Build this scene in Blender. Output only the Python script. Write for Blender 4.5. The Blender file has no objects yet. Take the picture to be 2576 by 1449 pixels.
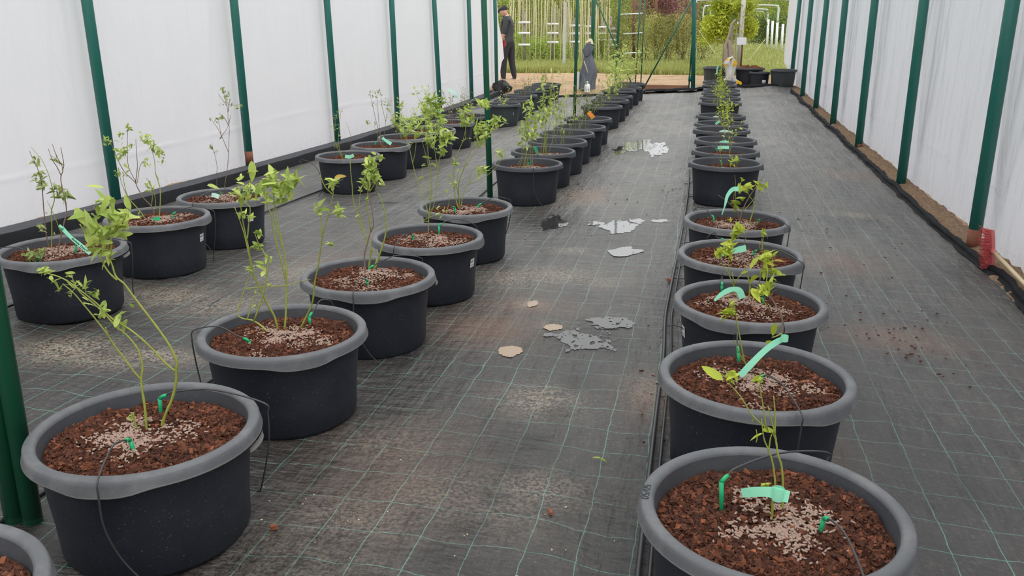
import bpy, bmesh, math, random
import numpy as np
from mathutils import Vector, Matrix, noise as mnoise
random.seed(7); rng = np.random.default_rng(7)
SC = bpy.context.scene
COL = SC.collection
# ------------------------------------------------------------------ camera, sky, exposure
HC, FPX = 1.5, 2150.0
PITCH, YAW = math.radians(17.2842), math.radians(12.2041)
cam = bpy.data.cameras.new('camera'); co = bpy.data.objects.new('camera', cam); COL.objects.link(co)
cam.sensor_width = 36.0; cam.lens = 36.0 * FPX / 2576.0; cam.clip_end = 400; cam.clip_start = .05
co.location = (0, 0, HC); co.rotation_euler = (math.pi / 2 - PITCH, 0, YAW)
SC.camera = co
SC.view_settings.view_transform = 'Standard'; SC.view_settings.look = 'None'
SC.view_settings.gamma = 1.0; SC.view_settings.use_curve_mapping = False
SC.view_settings.exposure = 0.42
wd = bpy.data.worlds.new('overcast_sky'); SC.world = wd; wd.use_nodes = True
wn = wd.node_tree; bg = wn.nodes['Background']
tc = wn.nodes.new('ShaderNodeTexCoord'); sx = wn.nodes.new('ShaderNodeSeparateXYZ'); wn.links.new(tc.outputs['Generated'], sx.inputs[0])
mr = wn.nodes.new('ShaderNodeMapRange'); wn.links.new(sx.outputs['Z'], mr.inputs[0])
mr.inputs[3].default_value = 0.95; mr.inputs[4].default_value = 1.2; mr.inputs[1].default_value = 0; mr.inputs[2].default_value = 1
wn.links.new(mr.outputs[0], bg.inputs['Strength']); bg.inputs['Color'].default_value = (0.965, 0.98, 1.0, 1)
sl = bpy.data.lights.new('sun', 'SUN'); sl.energy = 0.9; sl.angle = math.radians(50); sl.color = (1, .98, .95)
so = bpy.data.objects.new('sun', sl); COL.objects.link(so); so.rotation_euler = (math.radians(18), math.radians(30), 0)

# ------------------------------------------------------------------ view geometry helpers (photo pixels -> places in the world)
FW = np.array([-math.sin(YAW) * math.cos(PITCH), math.cos(YAW) * math.cos(PITCH), -math.sin(PITCH)])
RT = np.array([math.cos(YAW), math.sin(YAW), 0.0]); DN = np.cross(FW, RT)
CAM = np.array([0, 0, HC])
def ray(px, py): return RT * (px - 1288) / FPX + DN * (py - 724) / FPX + FW
def at_y(px, py, y): r = ray(px, py); return CAM + r * (y / r[1])
def at_x(px, py, x): r = ray(px, py); return CAM + r * (x / r[0])
def at_z(px, py, z): r = ray(px, py); return CAM + r * ((z - HC) / r[2])
GC = [0.0609, -0.1312, -0.137, -0.1151, 0.2576, 0.0806, -0.0773, -0.0039, -0.0661, -0.0031]
def G(x, y):
    x = x / 3.0; y = np.minimum(y, 22.0) / 10.0
    return GC[0] + GC[1]*x + GC[2]*y + GC[3]*x*x + GC[4]*x*y + GC[5]*y*y + GC[6]*x**3 + GC[7]*x*x*y + GC[8]*x*y*y + GC[9]*y**3
def on_g(px, py, dz=0.0):
    r = ray(px, py); t = np.linspace(.6, 40, 6000); P = CAM + r[None] * t[:, None]
    k = np.argmax(P[:, 2] < G(P[:, 0], P[:, 1]) + dz); return P[k]
def T(x, y):
    """ground outside the tunnel"""
    x = np.asarray(x, float); y = np.asarray(y, float)
    base = G(np.clip(x, -5, 2.2), np.clip(y, 0, 20)) - .05
    k = np.clip((y - 19.55) / .75, 0, 1); k = k * k * (3 - 2 * k)
    z = base * (1 - k) + .09 * k
    side = np.clip(np.maximum(x - 2.1, -4.9 - x) / .6, 0, 1); z = np.where(y < 20.3, base + side * .1 * (1 - k) + k * (.09 - base), z)
    z = z + np.clip(y - 25, 0, 23) * .022 + np.clip(y - 48, 0, 50) * .06
    return z

# ------------------------------------------------------------------ materials
def lin(r, g, b):
    f = lambda c: (c / 255 / 12.92) if c / 255 <= .04045 else ((c / 255 + .055) / 1.055) ** 2.4
    return (f(r), f(g), f(b), 1)
class NT:
    def __init__(s, name):
        s.m = bpy.data.materials.new(name); s.m.use_nodes = True; s.t = s.m.node_tree
        s.p = s.t.nodes['Principled BSDF']; s.out = s.t.nodes['Material Output']
    def n(s, typ, **kw):
        nd = s.t.nodes.new('ShaderNode' + typ)
        for k, v in kw.items():
            if k.startswith('_'): setattr(nd, k[1:], v)
        for k, v in kw.items():
            if not k.startswith('_'): s.set(nd, k, v)
        return nd
    def set(s, nd, k, v):
        inp = nd.inputs[int(k[1:])] if k[0] == 'i' and k[1:].isdigit() else nd.inputs[k.replace('__', ' ')]
        if isinstance(v, bpy.types.NodeSocket): s.t.links.new(v, inp)
        elif isinstance(v, bpy.types.Node): s.t.links.new(v.outputs[0], inp)
        else: inp.default_value = v
    def mix(s, f, a, b, mode='MIX'):
        nd = s.t.nodes.new('ShaderNodeMix'); nd.data_type = 'RGBA'; nd.blend_type = mode
        for i, v in ((0, f), (6, a), (7, b)):
            if isinstance(v, bpy.types.NodeSocket): s.t.links.new(v, nd.inputs[i])
            elif isinstance(v, bpy.types.Node): s.t.links.new(v.outputs[0], nd.inputs[i])
            else: nd.inputs[i].default_value = v
        return nd.outputs[2]
    def math(s, op, a, b=0.0, c=0.0): return s.n('Math', _operation=op, i0=a, i1=b, i2=c).outputs[0]
    def ramp(s, v, lo, hi, a=0.0, b=1.0): return s.n('MapRange', i0=v, i1=lo, i2=hi, i3=a, i4=b).outputs[0]
    def noise(s, vec, scale, detail=3, rough=.55):
        return s.n('TexNoise', Vector=vec, Scale=scale, Detail=float(detail), Roughness=rough)
    def bump(s, h, strength=.3, dist=.01): return s.n('Bump', Strength=strength, Distance=dist, Height=h).outputs[0]
    def P(s, **kw):
        for k, v in kw.items(): s.set(s.p, k, v)
        return s
def simple(name, c, rough=.6, var=.12, scale=12, bump=0, metal=0, spec=.5, trans=0):
    s = NT(name); g = s.n('TexCoord'); nz = s.noise(g.outputs['Object'], scale, 4)
    c2 = tuple(v * (1 - var * 2) for v in c[:3]) + (1,); c1 = tuple(min(1, v * (1 + var)) for v in c[:3]) + (1,)
    s.P(Base__Color=s.mix(nz, c2, c1), Roughness=rough, Metallic=metal); s.p.inputs['Specular IOR Level'].default_value = spec
    if bump: s.P(Normal=s.bump(nz, bump, .01))
    if trans:
        tr = s.n('BsdfTranslucent', Color=s.mix(nz, c2, c1)); mx = s.n('MixShader', i0=trans, i1=s.p.outputs[0], i2=tr.outputs[0]); s.t.links.new(mx.outputs[0], s.out.inputs[0])
    return s.m
M = {}
def leaf_mat(name, a, b, tr=.35):
    s = NT(name); oi = s.n('ObjectInfo'); g = s.n('NewGeometry'); nz = s.noise(g.outputs['Position'], 9, 2)
    k = s.math('ADD', s.math('MULTIPLY', oi.outputs['Random'], .8), s.math('MULTIPLY', nz.outputs[0], .5))
    rp = s.n('Attribute', _attribute_name='tone'); k = s.math('ADD', k, s.math('MULTIPLY', rp.outputs['Fac'], .8))
    c = s.mix(s.ramp(k, .1, 1.1), a, b)
    s.P(Base__Color=c, Roughness=.5); s.p.inputs['Specular IOR Level'].default_value = .35
    t = s.n('BsdfTranslucent', Color=c); mx = s.n('MixShader', i0=tr, i1=s.p.outputs[0], i2=t.outputs[0]); s.t.links.new(mx.outputs[0], s.out.inputs[0]); return s.m
M['leaf'] = leaf_mat('blueberry_leaf', lin(118, 146, 54), lin(206, 220, 124))
M['leaf_lime'] = leaf_mat('lime_leaf', lin(140, 162, 40), lin(204, 214, 84))
M['leaf_grey'] = leaf_mat('greyish_leaf', lin(104, 122, 66), lin(178, 192, 116))
M['leaf_red'] = leaf_mat('reddish_leaf', lin(170, 130, 60), lin(190, 170, 80))
M['hedge_a'] = leaf_mat('hedge_leaf', lin(70, 76, 34), lin(182, 176, 100), .25)
M['hedge_b'] = leaf_mat('hedge_leaf_dark', lin(62, 82, 46), lin(128, 150, 86), .25)
M['hedge_c'] = leaf_mat('hedge_leaf_bright', lin(98, 128, 40), lin(176, 200, 88), .3)
M['kiwi'] = leaf_mat('kiwi_leaf', lin(118, 142, 32), lin(204, 212, 84), .35)
M['purple'] = leaf_mat('purple_leaf', lin(92, 52, 58), lin(150, 104, 104), .2)
M['grass'] = leaf_mat('grass_blade', lin(116, 130, 62), lin(196, 198, 122), .3)
M['stem_green'] = simple('green_stem', lin(148, 156, 66), .55, .2, 30)
M['stem_brown'] = simple('brown_stem', lin(132, 108, 88), .7, .2, 30)
M['stem_dark'] = simple('twig', lin(110, 96, 66), .7, .2, 20)
# tub plastic
def tub_mat(name, c, dust_sheen, rough):
    s = NT(name); g = s.n('TexCoord'); oi = s.n('ObjectInfo')
    v = s.n('VectorMath', _operation='ADD', i0=g.outputs['Object'], i1=oi.outputs['Random'])
    n1 = s.noise(v, 7, 5, .65); n2 = s.noise(v, 160, 2); n3 = s.noise(v, 42, 4, .7)
    sp = s.ramp(n2, .66, .74)
    col = s.mix(s.ramp(n1, .45, .8, 0, .55), c, dust_sheen); col = s.mix(s.math('MULTIPLY', sp, .3), col, lin(140, 141, 142))
    col = s.mix(s.ramp(n3, .68, .74, 0, .3), col, lin(128, 126, 122))
    s.P(Base__Color=col, Roughness=s.ramp(n1, .3, .8, rough, rough + .18), Normal=s.bump(n2, .12, .003)); return s.m
M['tub'] = tub_mat('black_tub_plastic', lin(27, 31, 41), lin(45, 49, 57), .5)
M['rim'] = tub_mat('dusty_rim_plastic', lin(88, 90, 93), lin(140, 139, 137), .5)
M['tub_in'] = tub_mat('tub_inner_plastic', lin(66, 68, 73), lin(90, 90, 92), .6)
M['rim_edge'] = simple('worn_rim_edge', lin(138, 136, 134), .6, .25, 14)
M['tub_far'] = tub_mat('ribbed_tub_plastic', lin(48, 54, 56), lin(66, 72, 72), .55)
M['flap'] = simple('thin_plastic_flap', lin(100, 98, 97), .5, .15, 20, trans=.1)
def soil_mat(name, a, b, c):
    s = NT(name); g = s.n('TexCoord'); n1 = s.noise(g.outputs['Object'], 9, 5, .6); n2 = s.noise(g.outputs['Object'], 110, 4, .7)
    at = s.n('Attribute', _attribute_name='tone')
    col = s.mix(s.ramp(n1, .35, .68), a, b); col = s.mix(s.ramp(n2, .45, .8, 0, .7), col, c); col = s.mix(at.outputs['Fac'], col, c)
    s.P(Base__Color=col, Roughness=.9, Normal=s.bump(n2, .8, .008)); s.p.inputs['Specular IOR Level'].default_value = .2; return s.m
M['soil'] = soil_mat('bark_soil', lin(50, 31, 24), lin(88, 56, 42), lin(110, 70, 50))
M['soil_light'] = soil_mat('dry_bark_soil', lin(92, 58, 40), lin(122, 76, 52), lin(138, 90, 62))
def chip_mat():
    s = NT('bark_chip'); at = s.n('Attribute', _attribute_name='tone'); g = s.n('TexCoord'); n = s.noise(g.outputs['Object'], 60, 3)
    c = s.mix(at.outputs['Fac'], lin(58, 35, 27), lin(172, 104, 72)); c = s.mix(s.ramp(n, .3, .8, 0, .4), c, lin(70, 42, 32))
    s.P(Base__Color=c, Roughness=.85); s.p.inputs['Specular IOR Level'].default_value = .25; return s.m
M['chip'] = chip_mat()
M['pellet'] = simple('fertilizer_pellet', lin(168, 142, 127), .8, .15, 40)
M['stake'] = simple('green_stake_plastic', lin(20, 168, 108), .4, .12, 30)
M['tube'] = simple('black_tube_rubber', lin(62, 60, 62), .5, .1, 30)
M['hose'] = simple('black_hose_rubber', lin(46, 46, 48), .4, .1, 20)
M['tag'] = simple('mint_tag_plastic', lin(158, 236, 202), .45, .05, 20, trans=.2)
M['tag_white'] = simple('pale_tag_plastic', lin(205, 238, 226), .45, .05, 20, trans=.2)
M['tag_orange'] = simple('orange_tag_plastic', lin(238, 140, 30), .45, .05, 20, trans=.15)
M['ink'] = simple('black_ink', lin(26, 34, 34), .6, .05)
M['sticker'] = simple('white_sticker', lin(214, 214, 212), .5, .06, 30)
M['green_post'] = simple('green_painted_steel', lin(34, 106, 95), .4, .1, 5)
M['green_inner'] = simple('green_painted_pole', lin(26, 94, 68), .4, .12, 5)
M['rust'] = simple('rusty_steel', lin(132, 80, 60), .8, .25, 25)
def film_mat(name, c, tr, bmp=.25):
    s = NT(name); g = s.n('NewGeometry'); mp = s.n('Mapping', Vector=g.outputs['Position'], Scale=(1, 1, .12)); n1 = s.noise(mp.outputs[0], 9, 5, .6)
    n2 = s.noise(g.outputs['Position'], 1.3, 3); n3 = s.noise(g.outputs['Position'], 30, 4, .7)
    sx_ = s.n('SeparateXYZ', i0=g.outputs['Position'])
    lowz = s.ramp(sx_.outputs['Z'], -.02, .2, 1, 0)
    col = s.mix(s.math('MULTIPLY', s.ramp(n3, .5, .75, 0, .4), lowz), c, lin(168, 156, 142))
    col = s.mix(s.ramp(n2, .3, .8, 0, .12), col, lin(205, 206, 212))
    ca = s.n('Attribute', _attribute_name='crease_shade'); col = s.mix(s.math('MULTIPLY', ca.outputs['Fac'], .5 if bmp > .5 else .22), col, lin(150, 153, 162)); n8 = s.noise(s.n('Mapping', Vector=g.outputs['Position'], Scale=(1, 3.4, .3), Rotation=(.18, 0, 0)).outputs[0], 3.2, 4, .6); col = s.mix(s.ramp(n8, .52, .72, 0, .32 if bmp > .5 else .05), col, lin(176, 179, 188))  # grey along the fold lines: fold shading put into the film colour
    nm = s.bump(n1, bmp, .05)
    d = s.n('BsdfDiffuse', Color=col, Normal=nm); t = s.n('BsdfTranslucent', Color=col, Normal=nm); gl = s.n('BsdfGlossy', Roughness=.35, Normal=nm)
    mx = s.n('MixShader', i0=tr, i1=d.outputs[0], i2=t.outputs[0]); m2 = s.n('MixShader', i0=.05, i1=mx.outputs[0], i2=gl.outputs[0])
    s.t.links.new(m2.outputs[0], s.out.inputs[0]); return s.m
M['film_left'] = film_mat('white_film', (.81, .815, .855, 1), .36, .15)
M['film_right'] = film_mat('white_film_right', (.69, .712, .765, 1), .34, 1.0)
def floor_mat():
    s = NT('woven_ground_cover'); g = s.n('NewGeometry'); pos = g.outputs['Position']; sp = s.n('SeparateXYZ', i0=pos)
    wob = s.noise(pos, 3.2, 3); wob2 = s.noise(pos, 14, 2)
    wx = s.math('ADD', s.math('MULTIPLY', s.math('SUBTRACT', wob, .5), .032), s.math('MULTIPLY', s.math('SUBTRACT', wob2, .5), .008))
    wobb = s.noise(s.n('VectorMath', _operation='ADD', i0=pos, i1=(7, 3, 1)).outputs[0], 2.6, 3)
    wy = s.math('ADD', s.math('MULTIPLY', s.math('SUBTRACT', wobb, .5), .11), s.math('MULTIPLY', s.math('SUBTRACT', wob2, .5), .012))
    def lines(c, w, per, ph, hw):
        u = s.math('DIVIDE', s.math('ADD', s.math('ADD', c, w), ph), per); f = s.math('ABSOLUTE', s.math('SUBTRACT', s.math('FRACT', u), .5))
        return s.ramp(s.math('SUBTRACT', .5, f), hw / per, hw / per * 1.7, 1, 0)
    L = s.math('MAXIMUM', lines(sp.outputs['X'], wx, .153, 1.1775 + .153 * 40, .0011), lines(sp.outputs['Y'], wy, .173, -1.891 + .173 * 30, .001))
    fade = s.noise(pos, 1.7, 3); L = s.math('MULTIPLY', L, s.ramp(fade, .3, .6, .35, 1.0))
    n1 = s.noise(pos, .9, 5, .6); n2 = s.noise(pos, 75, 8, .78)
    n3 = s.noise(s.n('Mapping', Vector=pos, Scale=(14, 2.2, 4), Rotation=(0, 0, .25)).outputs[0], 3, 5, .7)
    col = s.mix(s.ramp(n1, .3, .7), lin(40, 39, 40), lin(66, 62, 58))
    col = s.mix(s.ramp(n3, .5, .75, 0, .35), col, lin(96, 88, 80))
    du = s.n('Attribute', _attribute_name='dust_sheen'); col = s.mix(s.math('MULTIPLY', du.outputs['Fac'], .75), col, lin(122, 117, 111))  # pales the far floor: grazing sheen put into the colour, along with dust
    n4 = s.noise(s.n('Mapping', Vector=pos, Scale=(3.2, .9, 1), Rotation=(0, 0, -.3)).outputs[0], 2.2, 5, .65); col = s.mix(s.ramp(n4, .48, .66, 0, .5), col, lin(38, 37, 38)); n5 = s.noise(pos, 60, 3, .8); col = s.mix(s.ramp(n5, .58, .66, 0, .4), col, lin(124, 116, 106)); n6 = s.noise(pos, 2.4, 4, .6)
    at = s.n('Attribute', _attribute_name='dirt'); d = s.math('MULTIPLY', at.outputs['Fac'], s.ramp(n2, .46, .56)); 
    spk = s.math('MULTIPLY', s.ramp(n2, .58, .66, 0, .85), s.ramp(n6, .48, .7)); d = s.math('MAXIMUM', d, spk)
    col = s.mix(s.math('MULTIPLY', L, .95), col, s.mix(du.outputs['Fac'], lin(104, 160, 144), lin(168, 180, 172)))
    col = s.mix(d, col, lin(176, 160, 138))
    rd = s.n('Attribute', _attribute_name='rust'); col = s.mix(s.math('MULTIPLY', rd.outputs['Fac'], s.ramp(n2, .35, .65, .25, .95)), col, lin(126, 92, 68))
    wt = s.n('Attribute', _attribute_name='wet'); col = s.mix(s.math('MULTIPLY', wt.outputs['Fac'], .75), col, lin(20, 20, 22))
    rough = s.math('SUBTRACT', s.ramp(n1, .3, .7, .44, .34), s.math('MULTIPLY', wt.outputs['Fac'], .22))
    n7 = s.noise(s.n('Mapping', Vector=pos, Scale=(3.2, 8.5, 4), Rotation=(0, 0, .15)).outputs[0], 2.4, 3, .55); n9 = s.noise(s.n('Mapping', Vector=pos, Scale=(7, 1.4, 4), Rotation=(0, 0, -.2)).outputs[0], 1.6, 3, .55)
    hb0 = s.math('ADD', s.math('MULTIPLY', n7, 2.4), s.math('MULTIPLY', n9, 2.4))
    hb = s.math('ADD', s.math('MULTIPLY', n3, .6), s.math('MULTIPLY', n2, .25))
    s.P(Base__Color=col, Roughness=rough, Normal=s.bump(s.math('ADD', hb0, hb), .75, .016)); s.p.inputs['Specular IOR Level'].default_value = .7; return s.m
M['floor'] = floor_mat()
M['edging'] = simple('dark_folded_fabric', lin(27, 28, 31), .8, .3, 14, bump=.5, spec=.2)
M['edging_top'] = simple('fabric_strip', lin(74, 75, 79), .75, .2, 9, bump=.3, spec=.25)
def water(name, c, rough=.04, ior=1.6):
    s = NT(name); g = s.n('NewGeometry'); n = s.noise(g.outputs['Position'], 5, 2)
    s.P(Base__Color=c, Roughness=rough, IOR=ior, Normal=s.bump(n, .06, .01)); return s.m
M['water'] = water('puddle_water', lin(112, 111, 110))  # base lightened to stand in for part of the sky reflection
M['water_dark'] = water('clear_puddle_water', lin(52, 50, 48))
M['mud'] = water('muddy_water', lin(150, 127, 102), .08, 1.33)
def ground_mat():
    s = NT('outside_ground'); g = s.n('NewGeometry'); pos = g.outputs['Position']; n1 = s.noise(pos, 2.2, 5, .65); n2 = s.noise(pos, 28, 5, .7)
    at = s.n('Attribute', _attribute_name='grass')
    soil = s.mix(s.ramp(n1, .3, .7), lin(168, 138, 106), lin(208, 182, 150)); soil = s.mix(s.ramp(n2, .4, .75, 0, .55), soil, lin(120, 94, 72))
    gr = s.mix(s.ramp(n1, .3, .7), lin(104, 122, 52), lin(150, 154, 84)); gr = s.mix(s.ramp(n2, .45, .7, 0, .5), gr, lin(76, 90, 40))
    s.P(Base__Color=s.mix(at.outputs['Fac'], soil, gr), Roughness=.95, Normal=s.bump(n2, .6, .03)); s.p.inputs['Specular IOR Level'].default_value = .15; return s.m
M['ground'] = ground_mat()
M['berm'] = simple('sandy_soil', lin(142, 118, 96), .95, .45, 40, bump=.9, spec=.1)
M['wood_light'] = simple('pale_wood', lin(205, 186, 150), .6, .12, 8)
M['plank'] = simple('brown_plank', lin(150, 108, 80), .7, .15, 6)
M['concrete'] = simple('pale_concrete', lin(200, 196, 186), .8, .12, 6)
M['grey_wood'] = simple('weathered_wood', lin(150, 140, 122), .8, .2, 8)
M['cane'] = simple('bamboo_cane', lin(222, 212, 172), .6, .15, 4)
M['galv'] = simple('galvanised_steel', lin(214, 218, 220), .4, .06, 8)
M['white'] = simple('white_plastic', lin(242, 242, 242), .4, .04, 8)
M['rusty_post'] = simple('rusty_post', lin(112, 74, 58), .8, .2, 8)
M['red'] = simple('red_plastic', lin(204, 108, 108), .5, .12, 14)
M['bristle'] = simple('red_bristle', lin(236, 112, 112), .5, .15, 30)
M['bag_white'] = simple('white_woven_sack', lin(222, 218, 214), .55, .06, 7, bump=.2)
M['yellow'] = simple('yellow_print', lin(238, 190, 40), .5, .06, 7)
M['coat'] = simple('grey_cloth', lin(104, 108, 116), .85, .15, 9, bump=.2)
M['beige'] = simple('beige_cloth', lin(206, 192, 164), .8, .1, 9)
M['skin'] = simple('skin', lin(205, 158, 138), .6, .06, 8)
M['sweater'] = simple('grey_sweater', lin(66, 68, 72), .85, .15, 18, bump=.3)
M['trousers'] = simple('dark_trousers', lin(48, 47, 54), .85, .15, 14, bump=.3)
M['cap'] = simple('navy_cap', lin(40, 40, 48), .8, .1, 14)
M['boot'] = simple('brown_boot', lin(110, 92, 80), .7, .15, 14)
M['glove'] = simple('red_glove', lin(150, 60, 58), .7, .15, 30)
M['black'] = simple('black_plastic', lin(26, 26, 28), .4, .1, 8)
M['bright_red'] = simple('red_cap', lin(214, 40, 44), .4, .05, 8)
M['trunk'] = simple('grey_bark', lin(168, 156, 142), .9, .25, 20, bump=.6)
M['hill'] = simple('distant_scrub', lin(120, 126, 72), .95, .25, 1.5)

# ------------------------------------------------------------------ mesh helpers
class MB:
    def __init__(s): s.v = []; s.f = []; s.mi = []; s.tone = []; s.n = 0
    def add(s, v, f, mi=0, tone=None):
        v = np.asarray(v, float); s.v.append(v); s.f += [tuple(int(i) + s.n for i in q) for q in f]; s.mi += [mi] * len(f)
        s.tone.append(np.full(len(v), 0.0 if tone is None else tone)); s.n += len(v); return s
    def tube(s, pts, r, n=6, mi=0, cap=True):
        P = np.asarray(pts, float); k = len(P); r = np.full(k, r) if np.isscalar(r) else np.asarray(r, float)
        t = np.gradient(P, axis=0); t /= np.linalg.norm(t, axis=1)[:, None] + 1e-12
        up = np.array([0, 0, 1.0]) if abs(t[0, 2]) < .9 else np.array([1.0, 0, 0]); a = np.cross(t[0], up); a /= np.linalg.norm(a)
        V = []
        for i in range(k):
            a = a - t[i] * (a @ t[i]); a /= np.linalg.norm(a) + 1e-12; b = np.cross(t[i], a); an = np.arange(n) * 2 * np.pi / n
            V.append(P[i] + r[i] * (np.cos(an)[:, None] * a + np.sin(an)[:, None] * b))
        F = [(i * n + j, i * n + (j + 1) % n, (i + 1) * n + (j + 1) % n, (i + 1) * n + j) for i in range(k - 1) for j in range(n)]
        if cap: F += [tuple(range(n))[::-1], tuple(range((k - 1) * n, k * n))]
        return s.add(np.concatenate(V), F, mi)
    def box(s, c, h, mi=0, R=None, tone=None):
        c = np.asarray(c, float); h = np.asarray(h, float)
        q = np.array([(x, y, z) for x in (-1, 1) for y in (-1, 1) for z in (-1, 1)], float) * h
        if R is not None: q = q @ np.asarray(R).T
        return s.add(q + c, [(0, 1, 3, 2), (4, 6, 7, 5), (0, 4, 5, 1), (2, 3, 7, 6), (0, 2, 6, 4), (1, 5, 7, 3)], mi, tone)
    def grid(s, X, mi=0, wrap=False):
        X = np.asarray(X, float); a, b = X.shape[:2]; idx = np.arange(a * b).reshape(a, b)
        if wrap: idx = np.c_[idx, idx[:, :1]]
        F = np.stack([idx[:-1, :-1], idx[1:, :-1], idx[1:, 1:], idx[:-1, 1:]], -1).reshape(-1, 4)
        return s.add(X.reshape(-1, 3), F.tolist(), mi)
    def mesh(s, name, mats, smooth=True):
        me = bpy.data.meshes.new(name); v = np.concatenate(s.v); me.from_pydata(v.tolist(), [], s.f)
        for m in (mats if isinstance(mats, (list, tuple)) else [mats]): me.materials.append(m)
        if any(s.mi): me.polygons.foreach_set('material_index', s.mi)
        me.polygons.foreach_set('use_smooth', [smooth] * len(me.polygons))
        t = np.concatenate(s.tone)
        if t.any(): me.attributes.new('tone', 'FLOAT', 'POINT').data.foreach_set('value', t)
        me.update(); return me
    def obj(s, name, mats, parent=None, smooth=True, loc=None):
        o = bpy.data.objects.new(name, s.mesh(name, mats, smooth)); COL.objects.link(o)
        if parent is not None: o.parent = parent
        if loc is not None: o.location = loc
        return o
def link(name, me, parent=None, loc=(0, 0, 0)):
    o = bpy.data.objects.new(name, me); COL.objects.link(o); o.parent = parent; o.location = loc; return o
def tag(o, label=None, cat=None, group=None, kind=None):
    if label: o['label'] = label
    if cat: o['category'] = cat
    if group: o['group'] = group
    if kind: o['kind'] = kind
    return o
def thing(name, label, cat, loc=(0, 0, 0), group=None):
    o = bpy.data.objects.new(name, None); COL.objects.link(o); o.location = loc; o.empty_display_size = .05
    return tag(o, label, cat, group)
ORD = 'zeroth first second third fourth fifth sixth seventh eighth ninth tenth eleventh twelfth thirteenth fourteenth fifteenth sixteenth seventeenth'.split()
def fbm(x, y, s, oct=4, seed=0.0):
    out = np.zeros(len(x)); a = 1.0; 
    for o in range(oct):
        out += a * np.array([mnoise.noise((float(p) * s, float(q) * s, seed + o * 3.1)) for p, q in zip(x, y)]); a *= .5; s *= 2.1
    return out
def spline(P, n=4):
    P = np.asarray(P, float)
    if len(P) < 3: return P
    E = np.r_[[2 * P[0] - P[1]], P, [2 * P[-1] - P[-2]]]; o = []
    for i in range(1, len(E) - 2):
        for t in np.arange(n) / n:
            o.append(.5 * ((2 * E[i]) + (E[i + 1] - E[i - 1]) * t + (2 * E[i - 1] - 5 * E[i] + 4 * E[i + 1] - E[i + 2]) * t * t + (3 * E[i] - 3 * E[i + 1] - E[i - 1] + E[i + 2]) * t ** 3))
    return np.array(o + [P[-1]])

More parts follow.
